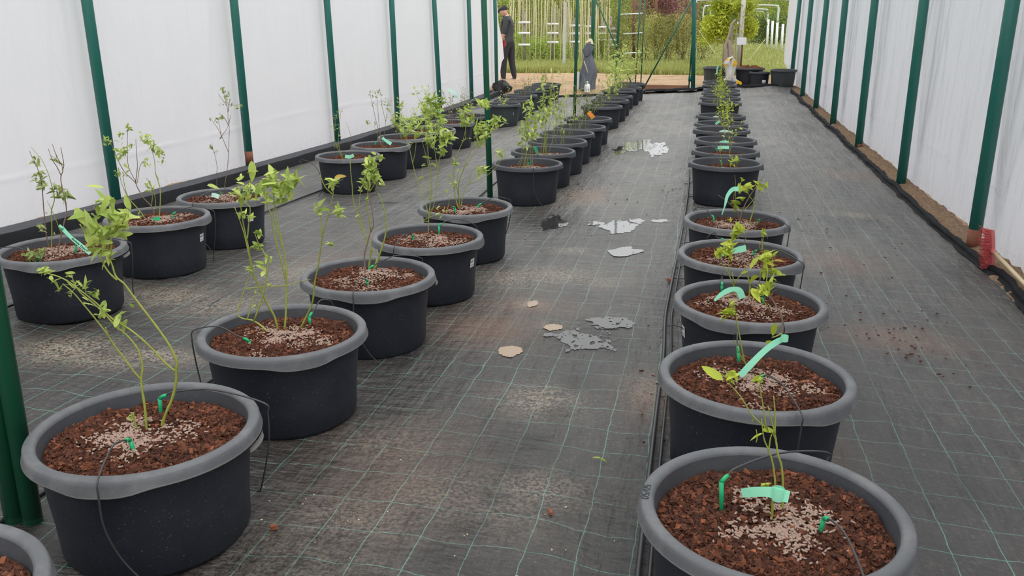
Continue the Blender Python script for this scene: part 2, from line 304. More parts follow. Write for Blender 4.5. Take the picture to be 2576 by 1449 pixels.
# ------------------------------------------------------------------ SETTING: floor of ground-cover fabric
PUDS = [(1555, 568, .13, .22), (1600, 368, .20, .55), (1660, 375, .13, .5), (1560, 378, .08, .3), (1575, 634, .10, .13), (1602, 556, .06, .08), (1660, 556, .07, .06), (1500, 562, .06, .09), (1395, 560, .10, .22), (1470, 855, .13, .16), (1540, 812, .12, .08), (1283, 884, .055, .075), (1392, 824, .045, .05), (1340, 765, .03, .06)]
def build_floor():
    xs = np.linspace(-4.62, 1.95, 188); ys = np.concatenate([np.linspace(.2, 8, 230), np.linspace(8, 20.1, 190)[1:]])
    X, Y = np.meshgrid(xs, ys, indexing='ij'); x, y = X.ravel(), Y.ravel()
    z = G(x, y)
    w = fbm(x * .9, y * .33, 3.1, 3, 1.5) * .008 + fbm(x * 1.4 + y * .4, y * .5, 6.5, 2, 4.0) * .004
    for a_, b_, rx, ry in PUDS:
        c = on_g(a_, b_); w = w * (1 - np.exp(-(((x - c[0]) / (rx * 1.5)) ** 2 + ((y - c[1]) / (ry * 1.5)) ** 2) ** 2))
    fold = np.exp(-((x + .62 + .12 * np.sin(y * .9)) / .10) ** 2) * np.clip((4.2 - y) / 3, 0, 1) * .012
    far = np.clip((y - 10) / 8, 0, 1); w = w + far * fbm(x, y, 2.2, 4, 9.0) * .018
    z = z + w + fold
    z = z + np.clip((y - 19.2) / .8, 0, 1) * .05 * (x > -1.2)
    mb = MB(); mb.grid(np.stack([x, y, z], 1).reshape(len(xs), len(ys), 3)[:, ::-1]); 
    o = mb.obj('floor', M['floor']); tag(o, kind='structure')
    vx = np.concatenate(mb.v)[:, 0]; vy = np.concatenate(mb.v)[:, 1]
    def blobs(L):
        a = np.zeros(len(vx))
        for bx, by, rx, ry, s in L: a = np.maximum(a, s * np.exp(-(((vx - bx) / rx) ** 2 + ((vy - by) / ry) ** 2)))
        return a
    def gp(L): return [tuple(on_g(px, py)[:2]) + (rx, ry, s) for px, py, rx, ry, s in L]
    dirt = blobs(gp([(150, 880, .22, .16, 1), (200, 870, .2, .14, .8), (250, 905, .25, .12, .7), (400, 895, .22, .1, .8), (420, 745, .3, .2, .7), (1300, 700, .25, .25, .6),
        (1380, 690, .3, .2, .65), (1330, 765, .08, .06, 1), (1390, 820, .09, .07, .8), (1360, 1010, .16, .16, .8), (1350, 1230, .2, .12, .6), (1440, 630, .12, .08, .7), (1180, 1260, .3, .2, .45),
        (870, 1300, .25, .2, .4), (700, 1400, .3, .2, .4), (2150, 540, .2, .1, .5), (1500, 705, .2, .15, .4), (1000, 590, .3, .3, .5), (760, 690, .3, .3, .55), (560, 770, .3, .2, .6), (1450, 500, .3, .4, .3), (1640, 980, .12, .2, .4), (960, 1120, .2, .2, .3)]))
    rust = blobs(gp([(1240, 830, .3, .25, .9), (1480, 490, .2, .4, .8), (2250, 850, .3, .2, .7), (2000, 1120, .2, .2, .4), (1310, 770, .3, .2, .6), (2110, 660, .3, .3, .5), (1640, 1000, .12, .25, .5), (2150, 440, .35, .3, .5), (900, 660, .4, .3, .4), (1000, 1200, .3, .4, .35)]))
    wet = blobs(gp([(1480, 850, .35, .35, .9), (1395, 560, .28, .35, .9), (1600, 370, .5, .9, .8), (1560, 600, .4, .5, .6), (1560, 1290, .25, .35, .7), (1300, 1130, .18, .5, .45), (1200, 1250, .15, .4, .5), (620, 1400, .35, .2, .7), (660, 1230, .3, .2, .5), (2130, 780, .3, .25, .5),
        (2400, 680, .3, .2, .4), (980, 510, .12, .08, .9), (1450, 960, .07, .12, .9), (1400, 1040, .07, .12, .9), (1340, 1110, .07, .12, .9), (1290, 1180, .07, .12, .85), (1230, 1250, .08, .12, .8), (1180, 1330, .09, .12, .8), (1120, 1420, .1, .12, .7), (1000, 1020, .1, .3, .5), (640, 1250, .2, .3, .6), (1620, 1400, .15, .3, .8), (2150, 1050, .2, .4, .4), (2330, 1200, .2, .3, .4), (1000, 870, .3, .2, .3), (1640, 480, .3, .6, .4)]))
    dust_sheen = np.clip((vy - 3.2) / 8.5, 0, 1) * np.clip(.75 + .5 * fbm(vx, vy * .6, 1.2, 3, 6.0), 0, 1)  # rises with distance to carry the painted sheen, broken up by noise
    for nm, a in (('dirt', dirt), ('rust', rust), ('wet', wet), ('dust_sheen', dust_sheen)): o.data.attributes.new(nm, 'FLOAT', 'POINT').data.foreach_set('value', a)
build_floor()
def build_ground():
    xs = np.concatenate([np.linspace(-60, -12, 20), np.linspace(-11.5, 9, 83), np.linspace(10, 60, 20)]); ys = np.concatenate([np.linspace(-6, 19, 26), np.linspace(19.3, 30, 80), np.linspace(30.5, 50, 50), np.linspace(52, 110, 25)])
    X, Y = np.meshgrid(xs, ys, indexing='ij'); x, y = X.ravel(), Y.ravel(); z = T(x, y)
    z = z + fbm(x, y, 1.1, 3, 2.0) * .02 * (y > 19.6) + fbm(x, y, 6, 2, 5.0) * .012 * (y > 19.6)
    mb = MB(); mb.grid(np.stack([x, y, z], 1).reshape(len(xs), len(ys), 3)[:, ::-1]); o = mb.obj('ground', M['ground']); tag(o, kind='structure')
    v = np.concatenate(mb.v); e = 25.1 + .25 * np.sin(v[:, 0] * 1.3) + .15 * np.sin(v[:, 0] * 3.7)
    g = np.clip((v[:, 1] - e) / .35, 0, 1); g = np.maximum(g, ((v[:, 0] < -7) | (v[:, 0] > 4.5)) * 1.0)
    o.data.attributes.new('grass', 'FLOAT', 'POINT').data.foreach_set('value', g)
build_ground()
# film walls
L_Y = [3.85, 6.20, 8.46, 10.83, 13.25, 15.6, 17.9, 20.26]; R_Y = [4.1, 6.49, 8.91, 11.4, 13.72, 15.91, 18.14, 20.75]
def wall(name, x0, ends, sgn, mat, post_y, zlow, lean=0.0, amp=1.0):
    E = np.array([at_x(px, py, x0)[1:] for px, py in ends]); E = E[np.argsort(E[:, 1])]
    zs = np.concatenate([np.linspace(-.12, .6, 26), np.linspace(.63, 3.3, 50)]); yend = np.interp(zs, E[:, 1], E[:, 0])
    u = np.r_[np.linspace(0, .2, 40), np.linspace(.2, 1, 1000)[1:]]; Y = np.array([-2 + (ye + 2) * u for ye in yend]); Z = np.repeat(zs[:, None], len(u), 1)
    y, z = Y.ravel(), Z.ravel(); d = np.zeros(len(y))
    for p in post_y: d += .014 * (1 + np.cos(np.clip((y - p) / 1.17, -1, 1) * np.pi))
    d = d * (z < 3) + fbm(y * 1.2, z * .16, 1.6, 2, 1.0) * .018 + fbm(y + z * .25, z * .1, 7, 2, 3.0) * .006 * amp
    cr = np.zeros(len(y))  # mask of the fold lines for the shading painted on the film
    for p in post_y:
        for k in range(10):
            a = random.uniform(-.55, .55); yy = p + a * np.clip(z, 0, 3) * .55 + .02 * np.sin(z * 3 + k); wd_ = random.uniform(.010, .022); q = random.uniform(.2, 1) * np.exp(-((y - yy) / wd_) ** 2) * np.clip(1.5 - z * .5, 0, 1) * np.clip(z * 2.2 - .1, 0, 1); d += .0075 * amp * q; cr = np.maximum(cr, q)
        for k in range(7):
            a = random.uniform(-.5, .5); yy = p + a * np.clip(3.0 - z, 0, 3) * .5; wd_ = random.uniform(.012, .03); q = random.uniform(.2, 1) * np.exp(-((y - yy) / wd_) ** 2) * np.clip(z - .3, 0, 1); d += .006 * amp * q; cr = np.maximum(cr, q)
    d += .010 * np.exp(-((z - .36 - .03 * np.sin(y * .8)) / .012) ** 2)
    zb = zlow + .03 * fbm(y, y * 0, 1.7, 3, 8.0); gz = G(np.full(len(y), np.clip(x0, -4.7, 1.95)), np.clip(y, 0, 20.3))
    k = np.clip((.6 - z) / .72, 0, 1); znew = z * (1 - k) + k * (gz + zb + (.6 - .72 * k - z) * 0)
    znew = np.where(z < .6, .6 - (.6 - z) / .72 * (.6 - gz - zb), z)
    V = np.stack([np.full(len(y), x0) + sgn * d + lean * np.clip(znew, 0, 4), y, znew], 1).reshape(len(zs), len(u), 3)
    o = MB().grid(V).obj(name, mat); o.data.attributes.new('crease_shade', 'FLOAT', 'POINT').data.foreach_set('value', (cr * min(1, amp)).astype(np.float32)); tag(o, kind='structure'); return o
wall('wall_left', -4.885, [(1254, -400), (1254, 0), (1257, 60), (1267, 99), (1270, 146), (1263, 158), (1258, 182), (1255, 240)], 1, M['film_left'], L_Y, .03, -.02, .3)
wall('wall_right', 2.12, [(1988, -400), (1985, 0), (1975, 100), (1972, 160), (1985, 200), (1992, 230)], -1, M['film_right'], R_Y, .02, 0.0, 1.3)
# fabric edging, left (raised fold) and right (ruffled fold), far fold
def edging_left():
    ys = np.linspace(.5, 20.2, 150); a = np.stack([np.full(150, -4.52) + .03 * fbm(ys, ys * 0, .8, 3), ys], 1)
    g = G(np.full(150, -4.5), ys); n = fbm(ys, ys * 0, 1.5, 3, 4.0)
    rows = [np.c_[a[:, 0] + .03, ys, g - .01], np.c_[a[:, 0], ys, g + .085 + n * .008], np.c_[a[:, 0] - .01, ys, g + .095 + n * .008]]
    o = MB().grid(np.stack(rows)[::-1]).obj('trim_1', M['edging']); tag(o, kind='structure')
    r2 = [rows[2], np.c_[np.full(150, -4.66), ys, g + .09 + n * .01], np.c_[np.full(150, -4.86), ys, g + .055]]
    o = MB().grid(np.stack(r2)[::-1]).obj('trim_2', M['edging_top']); tag(o, kind='structure')
edging_left()
def edging_right():
    ys = np.linspace(2.5, 20.3, 260); cx = 1.89 + .035 * fbm(ys, ys * 0, .9, 4) + .06 * np.exp(-((ys - 5.6) / .5) ** 2); g = G(np.full(260, 1.8), ys); rows = []
    for k, (dx, dz) in enumerate([(-.05, .0), (-.02, .018), (-.03, .028), (.0, .042), (.012, .04), (.03, .005)]):
        rows.append(np.c_[cx + dx + .014 * fbm(ys, ys * 0 + k, 4, 3, k * 1.0), ys, g + dz * (1 + .5 * fbm(ys, ys * 0 + k, 3.0, 3, 5.0 + k))])
    o = MB().grid(np.stack(rows)).obj('trim_3', M['edging']); tag(o, kind='structure')
    xs = np.linspace(1.87, 2.2, 14); ys = np.linspace(2.5, 20.6, 420); X, Y = np.meshgrid(xs, ys, indexing='ij'); x, y = X.ravel(), Y.ravel()
    z = G(np.full(len(x), 1.9), y) + .045 * np.sin(np.clip((x - 1.87) / .3, 0, 1) * np.pi) + fbm(x, y, 14, 3, 2.0) * .026 - .01
    o = MB().grid(np.stack([x, y, z], 1).reshape(14, 420, 3)[:, ::-1]).obj('trim_4', M['berm']); tag(o, kind='structure')
    # far fold of the fabric across the tunnel
    xs = np.linspace(-4.4, 1.75, 120); yc = np.where(xs < -.1, 19.15, 19.3 + (xs + .1) * .45) + .05 * fbm(xs, xs * 0, 1.3, 3); g = T(xs, yc + 0) * 0 + G(xs, yc) + .05 * (xs > -1.2); rows = []
    for k, (dy, dz) in enumerate([(-.05, 0), (-.02, .035), (.03, .045), (.1, .02), (.3, -.03)]): rows.append(np.c_[xs, yc + dy, g + dz * (1 + .4 * fbm(xs, xs * 0 + k, 4, 3, 1.0 * k))])
    o = MB().grid(np.stack(rows)[::-1]).obj('trim_5', M['edging']); tag(o, kind='structure')
edging_right()

# ------------------------------------------------------------------ POSTS
def post(name, base, top_px, r, mat, label, cat, foot=None, group=None, ztop=3.25, n=14, double=False):
    base = np.asarray(base, float); p0 = at_y(top_px[0], top_px[1], base[1]); d = (p0 - base) / (p0[2] - base[2]); top = base + d * (ztop - base[2])
    t = thing(name, label, cat, base.tolist(), group); b0 = np.array([0, 0, -.15]); tp = top - base
    if double:
        mb = MB()
        for s, rr in ((-1, r * .62), (1, r * .5)):
            off = np.array([s * r * .52, 0, 0]); mb.tube([b0 + off, tp + off], rr, n)
        mb.obj('pole', mat, t)
    else: MB().tube([b0 * d[2], tp * .5, tp], r, n).obj('pole', mat, t)
    if foot: MB().tube([np.zeros(3), tp / np.linalg.norm(tp) * foot], r * 1.012, n).obj('rusted_foot', M['rust'], t)
    return t
Lb = [(291, 495, 218), (628, 410, 588), (850, 355, 822), (1001, 315, 985), (1108, 285, 1092), (1187, 255, 1179), (1250, 225, 1245)]
for i, (px, py, tx) in enumerate(Lb):
    b = at_x(px, py, -4.75)
    post('side_post', b, (tx, 0), .043, M['green_post'], f'green steel post against the left film wall, {ORD[i+1]} from the front', 'post', .13 if i == 1 else None, 'posts along the left film wall')
Rb = [(2447, 620, 2548), (2266, 467, 2325), (2160, 365, 2201), (2095, 316, 2127), (2052, 270, 2080), (2018, 245, 2041), (1989, 215, 2012)]
for i, (px, py, tx) in enumerate(Rb):
    b = at_x(px, py, 1.97); b[2] -= .03
    post('side_post', b, (tx, 0), .045, M['green_post'], f'green steel post against the right film wall, {ORD[i+1]} from the front', 'post', .16 if i == 0 else (.05 if i == 2 else None), 'posts along the right film wall')
post('inner_post', on_g(62, 1312), (-170, 0), .055, M['green_inner'], 'dark green double pole beside the nearest tubs at lower left', 'post', double=True)
post('inner_post', on_g(1234, 495), (1217, 0), .026, M['green_inner'], 'slim green pole between the leafy tub and the first of the taller tubs', 'post')
post('inner_post', on_g(1444, 322), (1453, 0), .024, M['green_inner'], 'slim green pole rising behind the tubs near the orange plant tag', 'post')
b = on_g(1547, 235); post('inner_post', b, (1559, 0), .028, M['green_inner'], 'slim green pole at the far end of the middle row of tubs', 'post')
b = on_g(1488, 232); post('coat_post', b, (1493, 0), .042, M['green_inner'], 'green pole behind the hanging grey coat', 'post')
b = on_g(1744, 227); g_ = post('gate_post', b, (1746, 0), .046, M['green_post'], 'stout green gate post with hinge plate at the tunnel end', 'post')
MB().tube([(-.10, 0, .0), (-.07, 0, 3.2)], .014, 8).obj('hinge_rod', M['green_inner'], g_)
for z in (.25, 1.25): MB().box((-.07, 0, z), (.05, .012, .06)).obj('hinge_plate', M['green_post'], g_)
for (x0, y0, x1, y1, yb, lab) in ((1500, 0, 1590, 213, 20.6, 'thin green brace slanting down right from the pole with the coat'), (1740, 0, 1613, 233, 19.5, 'thin dark brace slanting down left from the gate post')):
    a = at_y(x0, y0, yb); c = at_y(x1, y1, yb); c[2] = max(c[2], float(T(c[0], yb)) - .03); d = a - c; o = MB().tube([(0, 0, 0), (d * 1.15).tolist()], .016, 8).obj('brace', M['green_inner'], None, loc=c.tolist()); tag(o, lab, 'brace')
for (tx, bx, by, lab) in ((1611, 1598, 212, 'left one of two thin green rods behind the far tubs'), (1622, 1612, 212, 'right one of two thin green rods behind the far tubs')):
    yb = 20.9; c = at_y(bx, by, yb); c[2] = float(T(c[0], yb)); a = at_y(tx, 0, yb); d = a - c
    o = MB().tube([(0, 0, -.05), (d * 1.2).tolist()], .015, 8).obj('thin_rod', M['green_inner'], None, loc=c.tolist()); tag(o, lab, 'rod')

# ------------------------------------------------------------------ TUBS
def tub_body(R=.315, H=.345, rb=.255, ribs=False):
    n = 72; th = np.arange(n) * 2 * np.pi / n; bump = np.maximum(np.exp(-(np.abs(np.angle(np.exp(1j * th))) / .33) ** 4), np.exp(-(np.abs(np.angle(np.exp(1j * (th - np.pi)))) / .33) ** 4))
    def ring(r, z): return np.stack([r * np.cos(th), r * np.sin(th), np.broadcast_to(z, th.shape)], 1)
    rw = .012 * np.maximum(0, np.cos(th * 12)) if ribs else 0
    prof = [(rb * .3, 0), (rb - .02, 0), (rb - .004, .006), (rb + .004, .02)] ; rt_ = R - .032
    body = [ring(r, z) for r, z in prof] + [ring(rb + (rt_ - rb) * k + rw, .02 + (H - .05) * k) for k in (.33, .66, 1.0)]
    ri = R - .036
    inner = [ring(ri - .001, H - .012), ring(ri - .004, H - .04), ring(ri - .02, H * .55), ring(rb - .02, .03), ring(.02, .028)]
    lip = [ring(rt_ - .004, H - .03), ring(R - .006, H - .036 - .015 * bump), ring(R + .003, H - .034 - .015 * bump), ring(R + .0025, H - .0305 - .015 * bump), ring(R - .002, H - .018), ring(R - .003, H - .006), ring(R - .009, H), ring(R - .028, H + .001), ring(ri, H - .006), ring(ri - .001, H - .014)]
    a = MB().grid(np.stack(body), wrap=True); i = MB().grid(np.stack(inner), wrap=True); l = MB().grid(np.stack(lip), wrap=True); l.mi[n:3 * n] = [1] * (2 * n)
    return a, i, l
a, i, l = tub_body(); ME_TUB = a.mesh('tub', M['tub']); ME_IN = i.mesh('tub_lining', M['tub_in']); ME_RIM = l.mesh('rim', [M['rim'], M['rim_edge']])
a, i, l = tub_body(.315, .36, .25, True); ME_TUB2 = a.mesh('ribbed_tub', M['tub_far']); ME_IN2 = i.mesh('ribbed_tub_lining', M['tub_in']); M['rim_far'] = tub_mat('clean_rim_plastic', lin(56, 59, 64), lin(74, 76, 78), .45); ME_RIM2 = l.mesh('ribbed_rim', [M['rim_far'], M['rim_far']]); ME_RIMF = tub_body()[2].mesh('rim', [M['rim_far'], M['rim_far']])
def flap_me():
    th = np.linspace(-.2, .2, 9); rows = [np.stack([(.3165 + w * np.cos(th / .2 * np.pi / 2) ** .6) * np.cos(th), (.3165 + w * np.cos(th / .2 * np.pi / 2) ** .6) * np.sin(th), np.full(9, .300 - .012 * (w > 0))], 1) for w in (0, .004, .008)]
    up = [r + [0, 0, .003] for r in rows[::-1]]; return MB().grid(np.stack(rows + up)).mesh('handle_flap', M['flap'])
ME_FLAP = flap_me()
def soil_me(name, r, chips, pellets, seed, mat, csize=1.0, heap=.02):
    rg = np.random.default_rng(seed); nr, na = 22, 64; R_ = r * np.sqrt(np.linspace(0.0004, 1, nr)); th = np.arange(na) * 2 * np.pi / na
    P = np.array([[(rr * math.cos(t), rr * math.sin(t), 0) for t in th] for rr in R_]); x, y = P[..., 0].ravel(), P[..., 1].ravel()
    hgt = lambda x, y: fbm(x, y, 8, 3, seed * 1.7) * .018 + heap * (1 - (x * x + y * y) / r / r) 
    P[..., 2] = (hgt(x, y) + fbm(x, y, 45, 2, seed) * .006 + rg.normal(0, .0015, len(x))).reshape(nr, na)
    soil = MB().grid(P[::-1], wrap=True).mesh(name, mat)
    cb = MB(); q = r * np.sqrt(rg.uniform(0, 1, chips)) * .97; a_ = rg.uniform(0, 2 * np.pi, chips); cx, cy = q * np.cos(a_), q * np.sin(a_); cz = hgt(cx, cy)
    base = np.array([(-1, -.8, -1), (1, -1, -.8), (.8, 1, -1), (-.9, .7, -.7), (-.7, -1, .8), (.9, -.6, 1), (.7, .8, .7), (-1, 1, 1)], float); F = [(0, 3, 2, 1), (4, 5, 6, 7), (0, 1, 5, 4), (1, 2, 6, 5), (2, 3, 7, 6), (3, 0, 4, 7)]
    for k in range(chips):
        s = min(rg.lognormal(0, .62), 3.4) * .0045 * csize; h = np.array([s * rg.uniform(1, 2.4), s * rg.uniform(.6, 1.3), s * rg.uniform(.45, 1.1)]); e = rg.normal(0, .5, 3); e[2] = rg.uniform(0, 6.3)
        Rm = np.array(Matrix.Rotation(e[2], 3, 'Z') @ Matrix.Rotation(e[0], 3, 'X') @ Matrix.Rotation(e[1], 3, 'Y'))
        cb.add((base * h * rg.uniform(.75, 1.15, (8, 1))) @ Rm.T + (cx[k], cy[k], cz[k] + .003), F, 0, float(np.clip(rg.beta(.9, 4.2), 0.01, 1)))
    chips_me = cb.mesh(name + '_chips', M['chip'], False); pel = None
    if pellets:
        pb = MB(); t = [(math.cos(u), math.sin(u)) for u in np.arange(5) * 2 * np.pi / 5]; k = 0
        clus = [(rg.normal(0, .065), rg.normal(0, .065), rg.uniform(.012, .05)) for _ in range(13)] + [(rg.normal(0, .09), rg.normal(0, .09), .03) for _ in range(4)]
        while k < pellets:
            c = clus[rg.integers(len(clus))]; x, y = c[0] + rg.normal(0, c[2] * .75), c[1] + rg.normal(0, c[2] * .75)
            if x * x + y * y > (r * .82) ** 2: continue
            u = rg.uniform(0, 6.3); d = np.array([math.cos(u), math.sin(u), rg.normal(0, .2)]); d /= np.linalg.norm(d); n1 = np.array([-d[1], d[0], 0]); n2 = np.cross(d, n1); L = rg.uniform(.0035, .0065); rr = .0026
            c0 = np.array([x, y, hgt(np.array([x]), np.array([y]))[0] + .0075 + rg.uniform(0, .003)]); V = [c0 + s_ * L * d + rr * (p * n1 + q_ * n2) for s_ in (-1, 1) for p, q_ in t]
            pb.add(V, [(j, (j + 1) % 5, 5 + (j + 1) % 5, 5 + j) for j in range(5)] + [(4, 3, 2, 1, 0), (5, 6, 7, 8, 9)]); k += 1
        pel = pb.mesh(name + '_pellets', M['pellet'])
    return soil, chips_me, pel
SOILS = [soil_me(f'bark_soil_{k}', .272, 7600, 700, 11 + k, M['soil'], .46) for k in range(3)]
SOILS_L = [soil_me(f'dry_bark_soil_{k}', .272, 3000, 0, 31 + k, M['soil_light'], .5) for k in range(1)]
SOILS_FAR = [soil_me('deep_bark_soil', .262, 250, 160, 41, M['soil'], 1.3, .01)]
POTS = {}
def tub(code, x, y, label, sc=1.0, style='near', soil_z=.292, rot=None, sticker=None, flap=True, ribbed=False, z=None):
    z = float(G(x, y)) if z is None else z
    t = thing('potted_blueberry', label, 'potted plant', (x, y, z), {'R': 'tubs of the right row', 'L': 'tubs of the middle row', 'M': 'tubs of the middle row', 'K': 'tubs of the left row', 'J': 'tubs of the left row', 'Z': 'ribbed tubs of the left row'}.get(code[0]))
    rot = random.uniform(-.5, .5) if rot is None else rot
    b = link('tub', ME_TUB2 if ribbed else ME_TUB, t); i = link('tub_lining', ME_IN2 if ribbed else ME_IN, b); r = link('rim', ME_RIM2 if ribbed else ME_RIMF if (code[0] == 'M' or (code[0] in 'RJ' and int(code[1:]) > 5)) else ME_RIM, b); b.rotation_euler[2] = rot; b.scale = (sc, sc, sc)
    if flap and code in ('L0', 'L1', 'L2', 'L3', 'K1', 'R3'):
        for k in (0,): f = link('handle_flap', ME_FLAP, b); f.rotation_euler[2] = k * math.pi + math.pi / 2
    S = SOILS_L if style == 'light' else SOILS_FAR if style == 'far' else SOILS
    s_, c_, p_ = S[(len(POTS) * 7 // 3) % len(S)]
    s = link('soil', s_, t, (0, 0, soil_z * sc)); s.rotation_euler[2] = random.uniform(0, 6.3); s.scale = (sc * (.96 if soil_z < .27 else 1),) * 2 + (sc,)
    tag(link('bark_chips', c_, s), kind='stuff')
    if p_: tag(link('fertilizer_pellets', p_, s), kind='stuff')
    if sticker is not None:   # white sticker on the side of the tub at a world angle
        a = sticker; mb = MB(); w, h0, h1 = .024, .19, .238; U = np.linspace(-w, w, 5) / .28
        rr = lambda h: .255 + (.283 - .255) * (h - .02) / .295 + .0015
        V = [[(rr(h) * math.cos(a + u), rr(h) * math.sin(a + u), h) for u in U] for h in (h0, (h0 + h1) / 2, h1)]
        mb.grid(np.array(V)); st = mb.obj('sticker', M['sticker'], t); st.scale = (sc, sc, sc)
        pb = MB()
        for (u0, u1, v0, v1) in ((-.7, -.45, .55, .78), (-.3, -.1, .55, .78), (.15, .6, .7, .78), (-.7, -.5, .18, .3), (-.2, .5, .2, .27)):
            A = [[((rr(h) + .001) * math.cos(a + u * w / .28), (rr(h) + .001) * math.sin(a + u * w / .28), h) for u in np.linspace(u0, u1, 3)] for h in (h0 + (h1 - h0) * v0, h0 + (h1 - h0) * v1)]; pb.grid(np.array(A))
        pb.obj('print', M['ink'], st)
    POTS[code] = dict(t=t, p=np.array([x, y, z]), sz=z + (soil_z + .012) * sc, sc=sc, rimz=z + .345 * sc)
    return t
pos = dict(R1=(.233, 1.903, 1.019), R2=(.238, 2.763, 1.021), R3=(.258, 3.602, 1.016), R4=(.25, 4.413, 1.012), R5=(.259, 5.251, 1.008), R6=(.247, 7.558, 1.004), R7=(.261, 8.319, 1), R8=(.279, 9.111, 1), R9=(.253, 9.993, 1), R10=(.256, 10.602, 1), R11=(.266, 11.485, 1), R12=(.285, 13.3, 1), R13=(.30, 14.146, 1), R14=(.322, 14.976, 1), R15=(.343, 15.638, 1), R16=(.329, 16.66, 1), R17=(.332, 17.49, 1),
 L0=(-1.50, 1.09, 1), L1=(-1.485, 1.936, 1), L2=(-1.495, 2.80, 1.0), L3=(-1.477, 3.632, 1), L4=(-1.451, 4.469, 1), L5=(-1.474, 5.361, 1),
 M1=(-1.456, 7.375, .997), M2=(-1.462, 8.203, .998), M3=(-1.449, 8.993, .997), M4=(-1.46, 9.723, .998), M5=(-1.404, 10.384, .998), M6=(-1.432, 11.366, .998), M7=(-1.453, 13.151, 1), M8=(-1.441, 14.166, 1), M9=(-1.449, 14.985, 1), M10=(-1.474, 16.126, 1), M11=(-1.421, 16.839, 1), M12=(-1.408, 17.775, 1),
 K0=(-3.17, 2.83, .99), K1=(-3.215, 3.735, 1.0), K2=(-3.26, 4.63, 1.0), K3=(-3.267, 5.412, 1), J1=(-3.296, 7.743, 1), J2=(-3.285, 8.608, 1), J3=(-3.288, 9.395, 1), J4=(-3.243, 10.219, 1), J5=(-3.25, 11.17, 1), J6=(-3.261, 12.04, 1),
 Z1=(-3.171, 13.875, 1), Z2=(-3.179, 14.676, 1), Z3=(-3.23, 15.676, 1), Z4=(-3.264, 16.738, 1), Z5=(-3.227, 17.57, 1), Z6=(-3.235, 18.425, 1))
def row_label(c):
    n = int(c[1:])
    if c[0] == 'R': return f'black tub with a small lime-leaved blueberry, {ORD[n]} from the front, right row'
    if c[0] == 'L': return ('black tub cut off at the lower left corner, nearest of the middle row', 'large black tub with two long leaning stems at lower left', 'black tub with tall leafy stems beyond the tub with leaning stems', 'black tub with narrow bunched blueberry, third whole tub of the middle row', 'black tub with many pale upright stems, fourth whole tub of the middle row', 'black tub with wide spreading blueberry beside the slim green pole')[n]
    if c[0] == 'M': return f'black tub of long pale stems, {ORD[n]} past the slim pole, middle row'
    if c[0] == 'K': return ('black tub showing only its rim at the left photo edge', 'black tub with twiggy blueberry carrying the written mint tag', 'black tub with airy blueberry before the first left wall post', 'black tub with one tall brown stem near the left wall')[n]
    if c[0] == 'J': return f'black tub of dry brown bark, {ORD[n]} past the gap in the left row'
    return f'ribbed black tub, {ORD[n]} of the far group in the left row'
for c, (x, y, s) in pos.items():
    far = (c[0] == 'R' and int(c[1:]) >= 12) or (c[0] == 'M' and int(c[1:]) >= 3) or c[0] == 'Z'
    st = {'L4': -.18, 'K2': .10, 'K3': -.37, 'R3': -2.87, 'Z1': -.67}.get(c)
    rot = {'L1': -1.35, 'L2': -.9, 'L3': -1.2, 'L5': -1.3, 'K1': -1.17, 'R1': 2.6, 'R2': -.75, 'R3': -1.97}.get(c)
    tub(c, x, y, row_label(c), s, 'far' if far else 'light' if c[0] == 'J' or c in ('R6', 'R7') else 'near', .20 if far else .275 if c in ('R8', 'R9', 'R10', 'R11', 'M1', 'M2', 'R6', 'R7') else .295, rot, st, True, c[0] == 'Z')

# ------------------------------------------------------------------ LEAVES AND STEMS
def leaf_me(name, w, curl, fold, mats, k=6):
    V = []; 
    for i in range(k + 1):
        t = i / k; ww = w * math.sin(math.pi * min(1, t ** .85)) ** .8 * (1 - .15 * t); z = -curl * t * t; 
        if i in (0, k): V += [(0, t, z)] * 1
        else: V += [(-ww, t, z + fold * ww), (0, t, z), (ww, t, z + fold * ww)]
    F = [(0, 2, 1), (0, 3, 2)]
    for i in range(k - 2):
        a = 1 + 3 * i; F += [(a, a + 1, a + 4, a + 3), (a + 1, a + 2, a + 5, a + 4)]
    a = 1 + 3 * (k - 2); F += [(a, a + 1, a + 3), (a + 1, a + 2, a + 3)]
    return MB().add(V, F).mesh(name, mats)
LEAVES = {m: [leaf_me(f'{m}_{i}', w, c, f, M[m]) for i, (w, c, f) in enumerate([(.18, .2, .22), (.21, .45, .15), (.15, .08, .35), (.18, .65, .2)])] for m in ('leaf', 'leaf_lime', 'leaf_grey', 'leaf_red')}
FWH = np.array([FW[0], FW[1], 0]); FWH /= np.linalg.norm(FWH)
def leaf_matrix(p, L, rg, up=None):
    a = rg.uniform(0, 2 * math.pi); el = rg.normal(.2, .65); d = Vector((math.cos(a) * math.cos(el), math.sin(a) * math.cos(el), math.sin(el)))
    if up is not None: d = (d + Vector(up)).normalized()
    n = Vector((rg.normal(0, .55), rg.normal(0, .55) - .2, .9)); x = d.cross(n).normalized(); z = x.cross(d)
    m = Matrix((x, d, z)).transposed().to_4x4(); m = Matrix.Translation(Vector(p)) @ m @ Matrix.Diagonal((L, L, L, 1)); return m
